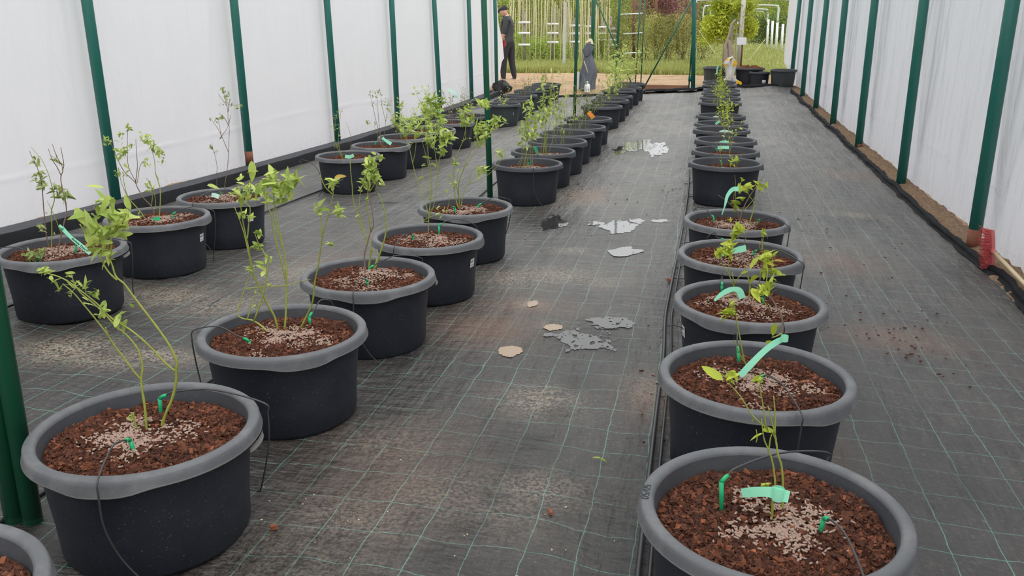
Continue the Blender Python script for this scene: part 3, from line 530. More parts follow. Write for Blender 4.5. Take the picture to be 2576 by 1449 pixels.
def bush(code, org, s, stems, clusters, kind='leaf', brown=(), lean=.15, r0=.0042):
    """stems and leaf clusters, traced from the photograph and stood up at the tub's own place"""
    pt = POTS[code]; t = pt['t']; rg = np.random.default_rng(abs(hash(code)) % 1 + sum(map(ord, code)) * 13); base = pt['p']; tips = []; cen = np.array([base[0], base[1], pt['sz']])
    def P2(q): return org[0] + q[0] / s, org[1] + q[1] / s
    done = []
    for k, st in enumerate(stems):
        px = [P2(q) for q in st]; b = at_z(px[0][0], px[0][1], pt['sz'])
        if np.linalg.norm(b[:2] - cen[:2]) < .27 * pt['sc'] and (k == 0 or abs(px[0][1] - P2(stems[0][0])[1]) < 26): depth0 = b @ FWH
        else:
            best = min(((abs(u[0] - px[0][0]) + abs(u[1] - px[0][1]), w) for u, w in done), default=None); depth0 = best[1] if best else cen @ FWH
            if best: q_ = min(done, key=lambda e: abs(e[0][0] - px[0][0]) + abs(e[0][1] - px[0][1]))[0]; px = [q_] + (px if abs(q_[0] - px[0][0]) + abs(q_[1] - px[0][1]) > 2.5 else px[1:])
        ln = rg.normal(0, lean); W = []; y0 = px[0][1]
        for (u, v) in px:
            r = ray(u, v); dp = depth0 + ln * (y0 - v) / FPX * depth0; w = CAM + r * ((dp - CAM @ FWH) / (r @ FWH)); W.append(w)
        rooted = depth0 == b @ FWH
        if rooted: W[0][2] -= .03
        W = spline(np.array(W), 4)
        for w in W: v_ = w - CAM; z_ = v_ @ FW; done.append(((1288 + FPX * (v_ @ RT) / z_, 724 + FPX * (v_ @ DN) / z_), w @ FWH))
        W = W - base; L = len(W); rr = np.linspace(r0 if rooted else r0 * .7, r0 * .35, L) * rg.uniform(.8, 1.1); rr[::3] *= 1.18
        MB().tube(W, rr, 6).obj('stem', M['stem_brown'] if k in brown else M['stem_green'], t)
    for c in clusters:
        x, y, r, n, L = c[:5]; n = int(n * (1.6 if code[0] == 'K' else 1.4 if code == 'L3' else 2.0 if code in ('L4', 'L5') else 1.15)) if n > 3 else n; kd = c[5] if len(c) > 5 else kind; u, v = P2((x, y)); r_px = r / s
        near = sorted(((q[0][0] - u) ** 2 + (q[0][1] - v) ** 2, q[1]) for q in done)[:3]; dp0 = near[0][1]
        for j in range(n):
            a, q = rg.uniform(0, 6.3), r_px * math.sqrt(rg.uniform(0, 1)); uu, vv = u + q * math.cos(a), v + q * math.sin(a); dp = dp0 + rg.normal(0, .6) * max(r_px, 4) / FPX * dp0
            rr = ray(uu, vv); p = CAM + rr * ((dp - CAM @ FWH) / (rr @ FWH)) - base
            o = link('leaf', LEAVES[kd][rg.integers(4)], t); Lf = L * rg.uniform(.65, 1.15) * (1.12 if code in ('L4', 'L5') else 1.22 if kd == 'leaf_lime' else 1)
            out = ((uu - u) / max(r_px, 3) * .5 * RT); m = leaf_matrix(p, Lf, rg, (out[0], out[1], .15)); m = m @ Matrix.Translation((0, -.5, 0)); o.matrix_basis = m
BUSHES = [
('L1', (80, 440), 2.195, [[(695,1395),(735,1330),(775,1235),(797,1140),(797,1085),(800,1030),(765,950),(720,880),(650,785),(600,720),(555,660),(510,600),(465,560),(445,500),(430,460),(420,400),(450,320),(480,250)],
  [(630,1400),(625,1290),(610,1190),(605,1130),(612,1060),(600,1000),(575,945),(520,880),(465,835),(390,755),(330,700),(260,640),(215,550)],
  [(797,1090),(740,1040),(640,935),(545,855),(440,790),(360,710),(260,630),(170,570),(80,540),(30,520)], [(465,575),(420,530),(385,470),(350,420),(330,380)],
  [(600,1130),(560,1080),(510,1010),(460,945),(410,870),(340,780),(290,720),(230,650),(170,600)], [(600,1410),(570,1370),(560,1310)], [(455,940),(425,890),(405,840)], [(330,420),(300,330),(265,270)], [(430,460),(440,360),(420,240),(400,150)], [(450,320),(510,240),(525,180)]],
  [(420,230,100,24,.058),(350,300,60,9,.058),(480,250,75,12,.052),(355,370,55,9,.05),(410,450,45,9,.04),(500,330,22,3,.06),(350,60,4,1,.06),(262,220,8,2,.075),(520,145,6,1,.07),(400,130,40,6,.05),(60,530,20,5,.035),(120,575,20,4,.032),(205,550,18,4,.03),(230,600,22,5,.03),(290,605,28,7,.032),(345,650,30,7,.032),(300,690,28,6,.03),(400,700,15,3,.032),(400,740,25,6,.032),(370,770,8,2,.035),(480,800,32,9,.04),(548,715,6,1,.04),(160,635,15,3,.03),(215,650,15,4,.028),(545,1325,22,4,.022)], 'leaf', (), .12, .0042),
('L2', (520, 380), 3.02, [[(580,1370),(600,1250),(605,1050),(605,900),(590,780),(560,640),(540,520),(515,400),(500,280)], [(670,1365),(760,1250),(805,1140),(820,1000),(850,850),(870,700),(890,600),(920,500),(960,330),(955,290)], [(545,1370),(520,1270),(460,1160),(410,1050),(360,950),(340,860),(310,700),(280,560),(260,430),(240,330)], [(535,1415),(450,1360),(360,1290),(270,1270),(235,1230),(270,1100),(310,990),(340,900)],
  [(605,1000),(570,850),(530,700),(500,560),(490,480),(455,400),(460,300)], [(590,770),(550,640),(520,540),(510,440),(560,300)], [(340,880),(310,740),(270,580),(210,420)], [(360,1285),(420,1110),(455,960),(460,850),(430,760),(400,720),(365,620)], [(310,1270),(350,1150),(370,1070)], [(340,1040),(450,1030),(600,1020),(700,990),(790,975)], [(310,650),(320,540),(330,440),(300,300),(345,200)], [(875,640),(870,520),(850,430)], [(930,480),(1000,460)], [(870,700),(930,700)], [(960,330),(900,270),(860,180)]],
  [(540,220,95,34,.06),(480,270,70,16,.058),(620,230,70,14,.062),(690,205,15,2,.075),(650,340,15,2,.055),(570,360,40,4,.06),(470,385,30,3,.06),(270,320,85,24,.042),(350,300,60,12,.05),(345,150,8,2,.07),(250,190,14,3,.055),(60,265,5,1,.065),(290,490,50,10,.034),(395,615,14,3,.055),(375,720,30,6,.05),(415,860,28,5,.045),(340,895,32,9,.03),(432,920,4,1,.05),(470,820,34,7,.028),(945,235,42,10,.05),(1000,470,38,7,.045),(860,430,42,8,.04),(940,710,22,4,.034),(365,1180,20,4,.02),(370,1080,22,3,.022),(470,1010,12,3,.02),(1015,190,4,1,.045,'leaf_red')], 'leaf', (), .12, .0042),
('L3', (780, 370), 3.915, [[(545,1290),(540,1180),(535,1060),(560,960),(590,850),(625,760),(610,620),(590,500),(590,420),(580,320),(600,120)], [(565,1225),(590,1100),(605,980),(605,880)], [(620,1200),(690,1040),(735,900),(750,760),(735,640),(710,540),(670,450)], [(565,950),(530,850),(480,720),(440,580),(420,480),(415,380),(400,240),(395,130)], [(550,900),(510,760),(490,600),(490,500),(510,380)], [(600,830),(570,650),(560,560),(570,440),(570,320)], [(600,1230),(660,1090)], [(590,430),(660,330),(640,440)]],
  [(590,150,50,14,.05),(605,240,65,22,.05),(560,330,60,16,.045),(640,280,50,10,.055),(695,90,20,2,.065),(620,50,5,1,.065),(490,410,14,3,.03),(470,670,10,3,.025),(560,510,14,4,.025),(690,340,10,2,.05),(610,1020,25,4,.02),(555,390,40,8,.03)], 'leaf', (0,), .1, .0046),
('L4', (960, 190), 3.915, [[(455,1580),(465,1380),(480,1250),(490,1100),(490,950),(470,850),(450,700),(450,600),(470,450),(490,250)], [(465,1400),(520,1250),(540,1080),(560,900),(580,760),(600,640),(590,560)], [(455,1390),(430,1250),(380,1130),(340,1000),(310,880),(280,740),(255,660),(240,560),(260,480)], [(310,850),(335,720),(340,620)], [(470,1200),(460,900),(430,760),(400,650)], [(550,1000),(545,880),(520,700),(530,600)], [(410,1430),(480,1390),(570,1370),(640,1320),(665,1230),(640,1160)], [(400,1150),(400,1000),(405,900)], [(450,600),(520,450),(560,320),(600,245)]],
  [(300,490,115,40,.038),(540,600,115,44,.04),(520,420,110,34,.042),(490,240,60,14,.045),(605,240,14,3,.07),(550,300,30,5,.055),(650,610,70,14,.042),(445,805,4,1,.065),(510,870,10,2,.05),(600,740,34,7,.034),(280,670,20,3,.025),(390,995,12,3,.03),(640,1140,14,3,.032),(415,875,10,2,.03),(590,1340,60,4,.025),(430,330,40,8,.035)], 'leaf', (), .12, .0036),
('L5', (960, 190), 3.915, [[(770,1320),(735,1230),(715,1120),(710,980),(720,860),(760,740),(800,640),(830,520),(850,400)], [(775,1310),(760,1180),(760,1060),(800,940),(860,840),(950,720),(1000,650),(1050,560)], [(780,1300),(790,1240),(810,1150),(850,1060),(940,990),(1050,930),(1150,860)], [(850,1070),(960,1030),(1080,950),(1160,860),(1200,780)], [(760,1200),(740,1080),(755,950)], [(800,930),(850,800),(890,720),(930,600),(960,520),(980,350)], [(790,660),(830,600),(820,480),(800,380)], [(870,1010),(890,950),(950,900)], [(1050,560),(1080,480),(1200,420)], [(720,1100),(680,1030),(660,980)], [(790,640),(870,610)]],
  [(830,400,85,38,.04),(1010,520,95,40,.045),(1010,280,45,9,.06),(1120,440,40,5,.075),(1205,470,20,2,.08),(1210,430,8,1,.05),(960,630,60,12,.04),(720,850,30,7,.034),(750,940,12,3,.032),(980,915,55,14,.045),(1160,770,60,16,.03),(660,985,10,2,.034),(700,1060,40,6,.03),(640,1035,10,1,.045),(860,310,40,6,.04),(870,610,8,2,.03)], 'leaf', (), .12, .0036),
('K1', (40, 300), 3.8125, [[(380,1300),(420,1180),(460,1000),(485,900),(475,780),(445,660),(430,560),(450,470),(390,350),(350,240)], [(320,1230),(290,1100),(270,900),(255,700),(240,580),(200,450),(150,350),(130,300)], [(330,1240),(345,1050),(340,880),(370,760),(340,620),(310,520),(250,390),(140,260)], [(435,545),(390,450),(350,390),(310,280)], [(445,480),(460,430),(430,270)], [(430,1080),(370,930),(300,780)], [(150,1380),(130,1320),(190,1250),(250,1240)]],
  [(190,395,50,12,.034),(225,550,60,18,.036),(250,630,40,8,.045),(400,690,70,20,.04),(490,720,50,10,.045),(370,370,34,7,.03),(415,420,16,3,.03),(245,1040,40,7,.036),(150,1320,55,12,.045),(250,1250,30,4,.055),(360,1090,20,3,.022),(60,1300,10,1,.06),(290,890,8,2,.025),(420,880,10,2,.025)], 'leaf_grey', (0, 1, 3, 4), .1, .0036),
('K2', (40, 300), 3.8125, [[(1330,940),(1310,850),(1230,760),(1170,660),(1140,600),(1040,500),(980,390),(940,290),(880,170)], [(1365,945),(1385,790),(1380,650),(1340,520),(1330,400),(1300,280),(1260,200)], [(1270,965),(1190,880),(1080,750),(1040,620),(1030,540)], [(1145,590),(1090,480),(1070,380),(1070,200),(1075,60)], [(1155,600),(1165,450),(1155,300),(1150,190)], [(1165,600),(1190,450),(1240,400)], [(1070,740),(1010,600),(990,480)], [(1300,830),(1310,700),(1280,600),(1250,560)], [(1340,850),(1330,720),(1300,650)], [(1340,520),(1370,580)]],
  [(1075,80,34,7,.04),(990,130,20,4,.034),(875,210,45,9,.038),(1000,320,60,16,.04),(1050,285,30,5,.036),(1100,260,40,6,.025),(1050,430,12,2,.045),(1250,190,60,18,.04),(1310,270,50,8,.045),(1380,300,50,12,.046),(1250,410,40,10,.034),(970,510,34,8,.03),(1050,520,34,7,.03),(1280,650,50,16,.036),(1390,390,40,6,.036),(1180,900,14,2,.035),(1010,180,60,5,.03),(1195,120,8,1,.045)], 'leaf', (0, 3, 4), .12, .0036),
('K3', (460, 200), 4.5275, [[(465,1280),(490,1120),(510,980),(520,830),(525,680),(530,560),(515,450),(510,340),(480,220),(460,90)], [(400,1295),(385,1100),(390,1000),(370,880),(340,780),(330,720)], [(515,815),(450,660),(400,560),(330,460)], [(440,650),(420,540),(400,430)], [(420,670),(480,590),(520,520)], [(520,520),(470,430),(410,380)], [(525,510),(545,400)], [(515,360),(530,250),(545,215)], [(500,300),(430,200),(405,160)], [(520,285),(600,290),(670,280)]],
  [(455,110,30,7,.03),(490,150,40,6,.034),(500,220,34,7,.03),(440,280,30,4,.025),(560,290,14,2,.03),(620,320,10,2,.036),(665,290,18,5,.03),(440,440,24,5,.034),(390,460,24,5,.03),(315,440,12,4,.022),(320,770,20,7,.03),(380,820,20,4,.025),(360,1210,6,1,.065)], 'leaf_grey', (0, 1, 2, 3, 4, 5, 6, 7, 8, 9), .1, .0032),
('J1', (760, 260), 5.152, [[(530,700),(470,600),(430,500),(420,350),(450,150),(485,60)], [(540,710),(480,570),(470,450),(490,250),(500,100)], [(610,660),(630,480),(620,380),(570,240)]], [(450,150,55,14,.03),(440,300,45,9,.028),(450,540,40,12,.034),(480,420,30,6,.026),(500,90,25,6,.026),(390,300,10,2,.04)], 'leaf_grey', (2,), .1, .003),
('J2', (760, 170), 5.152, [[(1040,1030),(1010,870),(960,700),(930,560),(900,430),(870,300)], [(1055,1030),(1060,890),(1085,700),(1110,500),(1130,380)], [(1035,1030),(1000,920),(950,800),(930,740)], [(1045,1000),(1000,760),(980,500),(970,330)], [(1080,700),(1040,520),(1020,350),(1000,260)]], [(900,330,50,12,.034),(990,330,60,18,.034),(1110,430,60,14,.036),(870,700,30,5,.05),(950,720,20,4,.04),(930,480,40,8,.028),(1050,450,40,8,.03)], 'leaf_grey', (0, 1, 3), .1, .003),
('R1', (1740, 820), 2.7875, [[(568,1355),(567,1250),(580,1150),(585,1090),(570,970),(545,880),(510,800),(497,720),(490,650)], [(640,1310),(640,1150),(632,990),(605,900),(590,800),(565,745),(520,710),(430,630),(340,490),(270,410),(265,385)], [(590,790),(575,720),(560,660),(535,560)], [(585,760),(585,620),(575,490)], [(525,710),(510,620),(490,500),(470,400),(465,370)], [(540,870),(550,800),(560,760)], [(265,385),(220,345),(165,310)], [(568,1200),(550,1150),(515,1100)]],
  [(466,360,22,7,.02),(460,770,12,2,.045),(545,720,10,2,.03),(425,650,4,1,.02),(515,1110,14,3,.03),(545,1140,10,2,.022),(145,330,8,1,.048),(175,350,8,1,.04),(275,322,8,2,.035),(300,350,14,2,.038),(268,372,10,2,.024)], 'leaf_lime', (), .1, .0036),
('R2', (1740, 600), 4.025, [[(610,1380),(605,1330),(680,1230),(780,1130),(870,1050),(912,960),(915,800),(880,730),(830,640),(790,560),(780,500)], [(545,1265),(510,1130),(490,1010),(465,880),(445,760),(435,700)], [(520,1230),(470,1130),(440,1030)], [(915,960),(850,990),(810,1000)], [(790,560),(760,440),(770,330)]],
  [(375,730,45,8,.05),(415,660,20,3,.034),(360,790,8,1,.055),(830,930,8,1,.055),(805,1040,8,1,.055),(750,490,38,8,.042),(740,600,10,1,.06),(650,560,12,2,.06),(810,440,20,4,.034),(690,530,12,2,.04),(780,520,26,4,.036)], 'leaf_lime', (0,), .08, .004),
('R3', (1740, 600), 4.025, [[(520,630),(490,590),(450,530),(410,440),(380,360),(375,250),(380,120),(380,20)], [(650,590),(655,530),(690,420),(715,280),(710,100),(705,0)], [(575,620),(590,470),(555,350),(545,270)], [(375,350),(320,280),(275,180)], [(435,460),(470,400),(530,340)], [(715,300),(790,310),(850,260)], [(430,460),(410,340)]],
  [(660,360,10,1,.085),(800,370,10,1,.07),(820,310,18,3,.055),(740,315,30,5,.055),(885,220,6,1,.06,'leaf_red'),(905,340,12,2,.06),(625,240,14,1,.065),(755,190,48,8,.06),(840,165,22,2,.055),(800,120,8,1,.055),(300,130,55,12,.046),(380,40,40,8,.04),(420,525,10,2,.04),(530,340,5,1,.025),(400,130,22,4,.04)], 'leaf_lime', (1,), .08, .004),
('R4', (1680, 380), 7.156, [[(1340,1930),(1360,1780),(1390,1600),(1450,1450)], [(1700,1830),(1710,1600),(1740,1450)], [(1060,1960),(1080,1750),(1200,1500),(1230,1350)], [(1660,1760),(1640,1640)]], [(1290,1360,75,10,.055),(1180,1500,60,8,.05),(1000,1780,80,12,.045),(1740,1440,50,6,.036),(1760,1860,110,10,.06),(1700,1950,70,6,.055),(1120,1640,40,5,.045)], 'leaf_lime', (0,), .1, .004),
('R5', (1680, 380), 7.156, [[(1290,1310),(1330,1110),(1450,850),(1590,640),(1650,560),(1740,420)], [(1310,1280),(1260,1110),(1120,950),(1040,880),(910,790)], [(1430,1345),(1520,1130),(1555,950),(1480,820),(1420,700)], [(1340,1110),(1500,920),(1640,720),(1700,640)], [(1190,800),(1220,560),(1200,430)], [(1220,700),(1215,850),(1240,1000)], [(1120,950),(1190,910)]],
  [(1430,640,75,12,.046),(1300,640,34,3,.055),(1660,600,75,12,.045),(1770,610,30,3,.045),(1320,830,45,4,.055),(1250,960,60,6,.062),(1110,1240,40,4,.045),(1340,500,30,4,.03)], 'leaf_lime', (0, 1, 4), .1, .004),
('R6', (1680, 380), 7.156, [[(1225,300),(1250,180),(1340,80),(1380,20)], [(990,300),(965,180),(945,0),(950,-120)], [(1180,300),(1210,370),(1200,500)], [(1190,290),(1160,180),(1150,80)]], [(1170,190,65,9,.042),(1210,370,40,6,.036),(1140,95,30,3,.04),(1215,265,26,4,.034),(960,-60,60,8,.025),(1240,140,30,4,.05)], 'leaf_lime', (0,), .1, .003),
]
for b in BUSHES: bush(*b)
def foliage_mb(pts, L, rg, up=.3):
    """many small leaves as one mesh (two triangles folded along the midrib)"""
    P = np.asarray(pts, float); n = len(P); a = rg.uniform(0, 2 * np.pi, n); el = rg.normal(up, .6, n); d = np.stack([np.cos(a) * np.cos(el), np.sin(a) * np.cos(el), np.sin(el)], 1)
    q = rg.normal(0, .6, (n, 3)) + [0, 0, .8]; x = np.cross(d, q); x /= np.linalg.norm(x, axis=1)[:, None] + 1e-9; z = np.cross(x, d); Ls = (L * rg.uniform(.6, 1.25, n))[:, None]
    V = np.stack([P, P + d * Ls * .5 + x * Ls * .24 + z * Ls * .08, P + d * Ls, P + d * Ls * .5 - x * Ls * .24 + z * Ls * .08], 1).reshape(-1, 3)
    i = np.arange(n) * 4; F = np.concatenate([np.stack([i, i + 1, i + 2], 1), np.stack([i, i + 2, i + 3], 1)]); return V, F
def fast_mesh(name, V, F, mat, tone=None):
    me = bpy.data.meshes.new(name); V = np.asarray(V, np.float32); F = np.asarray(F, np.int32); k = F.shape[1]
    me.vertices.add(len(V)); me.vertices.foreach_set('co', V.ravel()); me.loops.add(F.size); me.loops.foreach_set('vertex_index', F.ravel())
    me.polygons.add(len(F)); me.polygons.foreach_set('loop_start', np.arange(len(F), dtype=np.int32) * k); me.polygons.foreach_set('loop_total', np.full(len(F), k, np.int32))
    me.materials.append(mat)
    if tone is not None: me.attributes.new('tone', 'FLOAT', 'POINT').data.foreach_set('value', np.asarray(tone, np.float32))
    me.update(calc_edges=True); return me
def auto_bush(code, nst, h, spread, nleaf, L, zone=(.45, 1.0), kind='leaf', brown=False, single=False, r0=.0024, lx=0.0):
    pt = POTS[code]; t = pt['t']; rg = np.random.default_rng(sum(map(ord, code)) * 7 + 3); z0 = pt['sz'] - pt['p'][2] - .02; tips = []
    for k in range(nst):
        a = rg.uniform(0, 6.3); b = np.array([rg.normal(0, .035), rg.normal(0, .035), z0]); hh = h * rg.uniform(.6, 1.05); e = spread * rg.uniform(.3, 1.1)
        W = [b + np.array([math.cos(a) * e * u ** 1.3 + lx * u + rg.normal(0, .012), math.sin(a) * e * u ** 1.3 + rg.normal(0, .012), hh * u]) for u in np.linspace(0, 1, 6)]; W[0] = b
        W = spline(np.array(W), 2); MB().tube(W, np.linspace(r0, r0 * .4, len(W)), 5).obj('stem', M['stem_brown' if brown else 'stem_green'], t); tips.append(W)
    pts = []
    for j in range(nleaf):
        W = tips[rg.integers(nst)]; u = rg.uniform(*zone) * (len(W) - 1); i = min(int(u), len(W) - 2); p = W[i] + (W[i + 1] - W[i]) * (u - i) + rg.normal(0, .018, 3); pts.append(p)
    if single:
        for p in pts:
            o = link('leaf', LEAVES[kind][rg.integers(4)], t); o.matrix_basis = leaf_matrix(p, L * rg.uniform(.7, 1.2), rg)
    else:
        V, F = foliage_mb(pts, L, rg); o = link('foliage', fast_mesh('foliage', V, F, M[kind]), t); o['kind'] = 'stuff'
auto_bush('M1', 8, .66, .14, 150, .058, (.5, 1), single=True, lx=.06)
auto_bush('M2', 9, .86, .15, 170, .055, (.5, 1), single=True, lx=.08)
for c, n, h, sp, nl, L in (('M3', 6, .85, .2, 60, .045), ('M4', 6, .72, .24, 40, .04), ('M5', 9, .62, .2, 45, .035), ('M6', 7, .72, .24, 70, .045), ('M7', 6, .5, .2, 60, .04), ('M8', 8, .75, .26, 130, .06), ('M9', 8, .9, .32, 150, .06), ('M10', 9, .95, .34, 170, .06), ('M11', 9, .9, .36, 170, .06), ('M12', 9, .85, .36, 160, .06)): auto_bush(c, n, h, sp, nl, L, (.35, 1.0), kind='leaf' if c < 'M5' or len(c) > 2 or c > 'M7' else 'leaf_grey')
for c, n, h, sp, nl, L, k, br in (('J3', 7, .45, .2, 150, .05, 'leaf', 0), ('J4', 8, .6, .24, 240, .05, 'leaf', 0), ('J5', 6, .55, .2, 80, .035, 'leaf_grey', 1), ('J6', 6, .5, .18, 60, .035, 'leaf_grey', 1), ('Z1', 6, .36, .16, 40, .04, 'leaf', 0), ('Z2', 5, .4, .15, 25, .04, 'leaf', 1), ('Z3', 5, .5, .18, 40, .04, 'leaf_grey', 1), ('Z4', 5, .5, .2, 40, .04, 'leaf_grey', 1), ('Z5', 5, .5, .18, 40, .04, 'leaf', 1), ('Z6', 6, .55, .2, 60, .045, 'leaf', 1)): auto_bush(c, n, h, sp, nl, L, (.4, 1), k, bool(br))
for c, h, nl in (('R7', .42, 22), ('R8', .5, 40), ('R9', .5, 45), ('R10', .5, 50), ('R11', .45, 45), ('R12', .5, 70), ('R13', .42, 40), ('R14', .5, 40), ('R15', .45, 60), ('R16', .5, 40), ('R17', .5, 60)): auto_bush(c, 4 if c < 'R2' else 3, h, .1, nl, .042, (.4, 1), 'leaf_lime', single=c in ('R7', 'R8', 'R9'))

# ------------------------------------------------------------------ DRIP STAKES, TUBES, HOSES
def row_words(c):
    n = int(c[1:])
    if c[0] == 'R': return f'{ORD[n]} tub of the right row'
    if c[0] in 'LM': return f'{ORD[n if c[0] == "L" else n + 5]} whole tub of the middle row'
    return f'{ORD[n if c[0] == "K" else n + 3]} tub of the left row'
def stake(code, base_px, rim_ang, h=.075, lean=(0, 0), which='', drop=True, hose=None):
    pt = POTS[code]; b = at_z(base_px[0], base_px[1], pt['sz']); top = np.array([lean[0], lean[1], h])
    lab = f'green drip stake {which} in the {row_words(code)}'.replace('  ', ' ')
    t = thing('drip_stake', lab, 'drip stake', b.tolist(), 'drip stakes in the tubs')
    c = np.array([pt['p'][0], pt['p'][1], 0]) - np.array([b[0], b[1], 0]); e = c + .318 * pt['sc'] * np.array([math.cos(rim_ang), math.sin(rim_ang), 0]); ed = e / np.linalg.norm(e)
    neck = top + ed * .022 + np.array([0, 0, .012])
    mb = MB().tube([(0, 0, -.02), top * .5, top], [.0035, .0055, .006], 8).tube([top, top + ed * .012 + [0, 0, .009], neck], [.006, .0055, .005], 8)
    for s in (-1, 1): mb.tube([(s * .003, 0, 0), top + [s * .003, 0, -.004]], .0022, 5)
    mb.obj('stake', M['stake'], t)
    rz = pt['rimz'] - b[2]; over = e * 1.03 + np.array([0, 0, rz + .012]); mid = (neck + over) / 2 + np.array([0, 0, .03])
    P = [neck, neck + ed * .03 + [0, 0, .012], mid, over]
    if drop:
        o = c + ed * .335 * pt['sc'] * 1.03; gz = pt['p'][2] - b[2]
        e2 = np.array([math.cos(rim_ang), math.sin(rim_ang), 0]); sd2 = np.array([-e2[1], e2[0], 0]); sg = 1 if hose is None else hose; P += [np.r_[(e + e2 * .018)[:2], rz - .03], np.r_[(e + e2 * .012)[:2], rz - .13], np.r_[(e - e2 * .008 + sg * sd2 * .03)[:2], gz + .10], np.r_[(e - e2 * .02 + sg * sd2 * .10)[:2], gz + .008], np.r_[(e - e2 * .01 + sg * sd2 * .2)[:2], gz + .006]]
    MB().tube(spline(P, 5), .0028, 6).obj('tube', M['tube'], t)
A = math.radians
stake('L1', (343, 1150), A(-75), .05, (-.012, 0), 'tubed over the rim'); stake('L1', (405, 1048), A(35), .06, (.004, 0), 'behind the stems')
stake('L2', (628, 868), A(200), .015, (0, 0), 'half buried'); stake('L2', (780, 822), A(80), .04, (0, 0), 'at the right')
stake('L3', (925, 722), A(-80), .03, (0, 0), 'at the front'); stake('L3', (930, 690), A(60), .03, (0, 0), 'behind the stems')
stake('L4', (1105, 598), A(50), .07, (0, 0), 'standing tall'); stake('L4', (1040, 608), A(-105), .03, (0, 0), 'at the left')
stake('L5', (1145, 538), A(-120), .04, (0, 0), 'at the left'); stake('L5', (1200, 528), A(40), .03, (.01, 0), 'at the right')
stake('K1', (190, 640), A(25), .05, (.01, 0), 'behind the written tag'); stake('K1', (100, 658), A(215), .03, (0, 0), 'at the left')
stake('K2', (435, 555), A(30), .04, (0, 0), 'at the right'); stake('K3', (558, 500), A(-95), .04, (0, 0), 'by the tall stem')
stake('R1', (1815, 1290), A(62), .085, (-.006, 0), 'at the left'); stake('R1', (2060, 1350), A(-60), .05, (.006, 0), 'at the right front')
stake('R2', (1860, 920), A(100), .05, (-.008, 0), 'at the back'); stake('R2', (1912, 975), A(-70), .04, (0, 0), 'at the front')
stake('R3', (1815, 735), A(110), .03, (0, 0), 'at the left'); stake('R3', (1918, 765), A(-70), .035, (0, 0), 'at the right')
stake('R4', (1822, 618), A(120), .03, (0, 0), 'at the left'); stake('R4', (1895, 650), A(-30), .035, (0, 0), 'at the right')
stake('R5', (1795, 560), A(140), .03, (0, 0), 'at the left'); stake('R5', (1905, 567), A(-30), .03, (0, 0), 'at the right')
stake('R6', (1816, 421), A(120), .045, (-.006, 0), 'at the left'); stake('R7', (1803, 384), A(140), .03, (0, 0), 'at the left')
stake('M1', (1330, 420), A(-70), .05, (0, 0), 'at the middle'); stake('M2', (1350, 388), A(-90), .04, (0, 0), 'at the middle'); stake('J2', (945, 366), A(60), .03, (0, 0), 'at the middle')
def hose(name, pts, r, label, barbs=0):
    P = spline([np.array([x, y, float(G(x, y)) + r + .004 + dz]) for x, y, dz in pts], 8); t = thing(name, label, 'hose', P[0].tolist()); MB().tube(P - P[0], r, 8).obj('pipe', M['hose'], t)
    for k in range(barbs):
        i = int((k + .5) / barbs * (len(P) - 2)); q = P[i] - P[0]; MB().tube([q, q + [.05, random.uniform(-.02, .04), .006], q + [.11, random.uniform(-.03, .06), -.004]], .0028, 5).obj('side_tube', M['tube'], t)
ys = np.linspace(1.0, 9.2, 16); hose('drip_hose', [(-.075 - .035 * math.sin(y * .6) * min(1, y / 6) - .02 * (y > 4), y, 0) for y in ys], .0085, 'black drip hose on the fabric left of the right row of tubs', 9)
hose('drip_hose', [(-.045 - .03 * math.sin(y * .6) * min(1, y / 6) - .02 * (y > 4), y, .002) for y in ys[:11]], .006, 'thinner black hose beside the right row, touching the tub side')
q = on_g(810, 482); hose('drip_hose', [(q[0] - .02 * math.sin(y * 2), y, 0) for y in np.linspace(2.0, 9.6, 15)], .008, 'black drip hose beside the left row of tubs')
hose('drip_hose', [(-1.95 + .02 * math.sin(y * 2), y, 0) for y in np.linspace(1.0, 17.5, 24)], .008, 'black drip hose along the inner green poles')
q = [on_g(*p) for p in ((752, 406), (778, 408), (800, 420), (812, 450), (812, 478))]; zz = [.28, .30, .22, .08, .005]
P = spline([np.array([a[0], a[1], 0]) * (1 - 0) + [0, 0, float(G(a[0], a[1]))] for a in q], 2)
b0 = at_y(752, 407, 7.3); pts = [at_y(*p, 7.35) for p in ((760, 410), (752, 405), (762, 402), (780, 408), (798, 424), (808, 450), (810, 478), (802, 486))]; pts[-1][2] = float(G(pts[-1][0], 7.35)) + .004
MBt = MB().tube(spline(pts, 6) - pts[-1], .003, 6).obj('loose_tube', M['tube'], None, loc=pts[-1].tolist()); tag(MBt, 'loose black tube curling up beside the first bark tub past the gap', 'tube')
tub_pts = [at_y(*p, 3.3) for p in ((45, 690), (25, 740), (5, 800), (-8, 850))]

# ------------------------------------------------------------------ PLANT TAGS
def strip(name, pts_px, ydepth, w, mat, label, code=None, up=(0, 0, 1), text=None, loop=True, wide=None, cat='plant tag'):
    P = np.array([at_y(p[0], p[1], ydepth + (p[2] if len(p) > 2 else 0)) for p in pts_px]); P = spline(P, 5); o0 = P[0].copy(); P = P - o0
    t = np.gradient(P, axis=0); t /= np.linalg.norm(t, axis=1)[:, None]; side = np.cross(t, np.array([FW[0], FW[1], FW[2]])); side /= np.linalg.norm(side, axis=1)[:, None]
    ww = np.full(len(P), w / 2) if wide is None else np.interp(np.linspace(0, 1, len(P)), np.linspace(0, 1, len(wide)), wide) / 2
    nrm = np.cross(side, t) * .0006
    A_ = P + side * ww[:, None]; B_ = P - side * ww[:, None]
    t_ = thing(name, label, cat, o0.tolist(), 'plant tags on the blueberries')
    MB().grid(np.stack([A_ + nrm, B_ + nrm, B_ - nrm, A_ - nrm]), wrap=False).obj('strip', mat, t_, False)
    return t_, P, t, side
